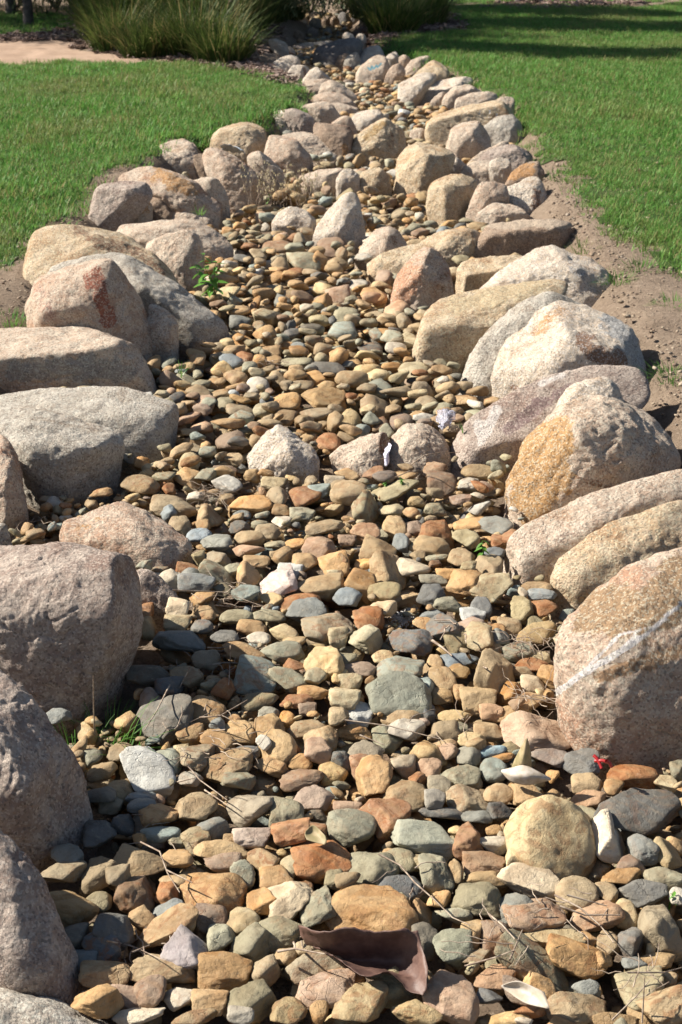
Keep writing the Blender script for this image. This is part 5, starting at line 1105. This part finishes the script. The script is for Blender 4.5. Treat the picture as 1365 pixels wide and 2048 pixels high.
sheetobj('dead_leaf', [[(606, 1868, .040), (650, 1872, .062), (700, 1866, .070), (750, 1874, .066), (800, 1868, .072), (836, 1872, .070)],
                       [(598, 1852, .055), (650, 1864, .078), (700, 1858, .086), (750, 1866, .080), (800, 1860, .088), (838, 1864, .080)],
                       [(604, 1874, .030), (655, 1900, .028), (705, 1908, .024), (755, 1912, .022), (804, 1906, .034), (846, 1898, .066)],
                       [(616, 1890, .016), (668, 1914, .016), (716, 1928, .014), (765, 1932, .014), (812, 1936, .022), (856, 1938, .056)],
                       [(640, 1898, .028), (688, 1924, .040), (728, 1944, .044), (772, 1946, .036), (818, 1962, .028), (856, 1970, .040)],
                       [(658, 1904, .034), (700, 1938, .048), (732, 1956, .050), (778, 1944, .044), (822, 1984, .024), (846, 1992, .028)]], DL,
         'big curled purplish brown dead leaf lying on the stones in the foreground', 'leaf', noise=.0022)
t = NT('pale_leaf'); c = t.mix(t.ramp(t.noise(60, 4, .6), .35, .65), (.55, .49, .42), (.42, .35, .26)); PL = t.done(c, .6, t.bump(t.noise(80, 4, .6), .3, .002), .3)
t = NT('tan_leaf'); c = t.mix(t.ramp(t.noise(60, 4, .6), .35, .65), (.36, .28, .16), (.24, .2, .1)); TL = t.done(c, .6, None, .3)
sheetobj('dead_leaf', [[(1004, 1540, .055), (1022, 1536, .068), (1050, 1531, .070), (1080, 1545, .064), (1101, 1556, .052)],
                       [(1003, 1543, .054), (1026, 1550, .064), (1055, 1551, .068), (1080, 1556, .06), (1102, 1558, .051)],
                       [(1005, 1545, .053), (1022, 1562, .046), (1052, 1570, .046), (1080, 1565, .045), (1102, 1560, .05)]], PL,
         'pale cream upturned leaf resting on stones at middle right', 'leaf')
sheetobj('dead_leaf', [[(1052, 1477, .118), (1054, 1476, .119), (1056, 1478, .118)], [(1040, 1500, .09), (1050, 1503, .096), (1061, 1502, .09)], [(1030, 1520, .065), (1045, 1526, .075), (1063, 1524, .066)], [(1024, 1534, .05), (1045, 1540, .055), (1062, 1538, .05)]], TL,
         'tan pointed leaf standing upright behind the pale cream leaf', 'leaf')
sheetobj('dead_leaf', [[(1010, 1968, .045), (1040, 1962, .055), (1090, 1985, .05)], [(1003, 1972, .04), (1050, 1982, .04), (1098, 2012, .045)], [(1012, 1980, .035), (1050, 2006, .035), (1100, 2018, .04)]], PL,
         'greyish mauve leaf lying flat at the bottom right of the photo', 'leaf')
sheetobj('dead_leaf', [[(612, 1662, .05), (628, 1650, .055), (652, 1672, .05)], [(610, 1670, .045), (630, 1666, .045), (654, 1684, .045)], [(614, 1680, .04), (634, 1686, .04), (650, 1690, .04)]], TL,
         'small oval rusty leaf with a dark spot on the rust red stones', 'leaf')
g = on_bed(1205, 1528); o = empty('plastic_scrap', g)
RP = simple('red_plastic', (.36, .02, .02), None, rough=.35, bump=0, spec=.6)
for L in ([(1188, 1511, .03), (1194, 1516, .028), (1200, 1527, .02), (1204, 1537, .014)], [(1213, 1521, .034), (1220, 1526, .028), (1224, 1534, .02)], [(1191, 1522, .02), (1206, 1521, .028), (1222, 1527, .024)]):
    A = Acc(); P = [atZ(a, b, g[2] + z) - g for a, b, z in L]; A.add(*tube(P, .0036, .0030, 8)); link('prong', A.mesh('prong', RP), o)
tag(o, 'bright red plastic scrap with prongs under the edge of the white streaked slab', 'litter')
t = NT('clear_plastic'); t.set(t.b.inputs['Base Color'], (.8, .8, .9)); t.b.inputs['Roughness'].default_value = .12; t.b.inputs['Transmission Weight'].default_value = .75
t.b.inputs['IOR'].default_value = 1.15; t.b.inputs['Specular IOR Level'].default_value = 1.0; t.l(t.bump(t.noise(70, 3, .6), .8, .01), t.b.inputs['Normal']); CLR = t.m
t = NT('milky_plastic'); t.set(t.b.inputs['Base Color'], (.62, .6, .72)); t.b.inputs['Roughness'].default_value = .25; t.b.inputs['Specular IOR Level'].default_value = .8; MLK = t.m
def crumple(name, rows, mat, label, noise=.006): return sheetobj(name, rows, mat, label, 'litter', sub=8, thick=.0003, noise=noise)
crumple('plastic_wrapper', [[(876, 822, .06), (895, 818, .065), (913, 826, .055)], [(874, 838, .05), (893, 838, .06), (908, 840, .05)], [(877, 856, .04), (890, 858, .045), (902, 850, .04)]], CLR, 'crumpled clear plastic wrapper on stones beside the purplish striped boulder')
crumple('plastic_wrapper', [[(777, 884, .08), (781, 886, .08), (783, 892, .08)], [(769, 905, .06), (775, 908, .06), (779, 908, .06)], [(768, 928, .03), (773, 932, .03), (778, 930, .03)]], MLK, 'whitish mauve plastic strip stuck between the two flat mid creek boulders', .003)
crumple('plastic_sheet', [[(441, 291, .23), (460, 290, .235), (486, 301, .22)], [(445, 297, .19), (465, 299, .195), (490, 303, .19)], [(450, 302, .16), (470, 304, .165), (488, 305, .16)]], simple('blue_grey_plastic', (.22, .27, .32), (.42, .47, .52), 30, .3, 0), 'blue grey plastic sheet scrap wedged before the large tan left bank boulder')
A = Acc(); g = on_bed(806, 1246)
for i in range(160):
    p = np.array([rng.normal(0, .014), rng.normal(0, .014), abs(rng.normal(0, .008)) + .004]); a = U_(0, 6.28)
    q = p + np.array([math.cos(a), math.sin(a), U_(-.3, .8)]) * U_(.006, .018); A.add(*tube([p, (p + q) / 2 + rng.normal(0, .002, 3), q], .0011, .0005, 4))
tag(link('fluff', A.mesh('fluff', simple('white_fibre', (.72, .70, .66), (.5, .48, .45), 90, .9, 0)), loc=g), 'white fluffy fibrous debris caught between stones in mid creek', 'litter')
#print('TRIS', sum(len(m.polygons) * (1 if m.name.startswith(('boul','river','peb')) else 2) for m in bpy.data.meshes))
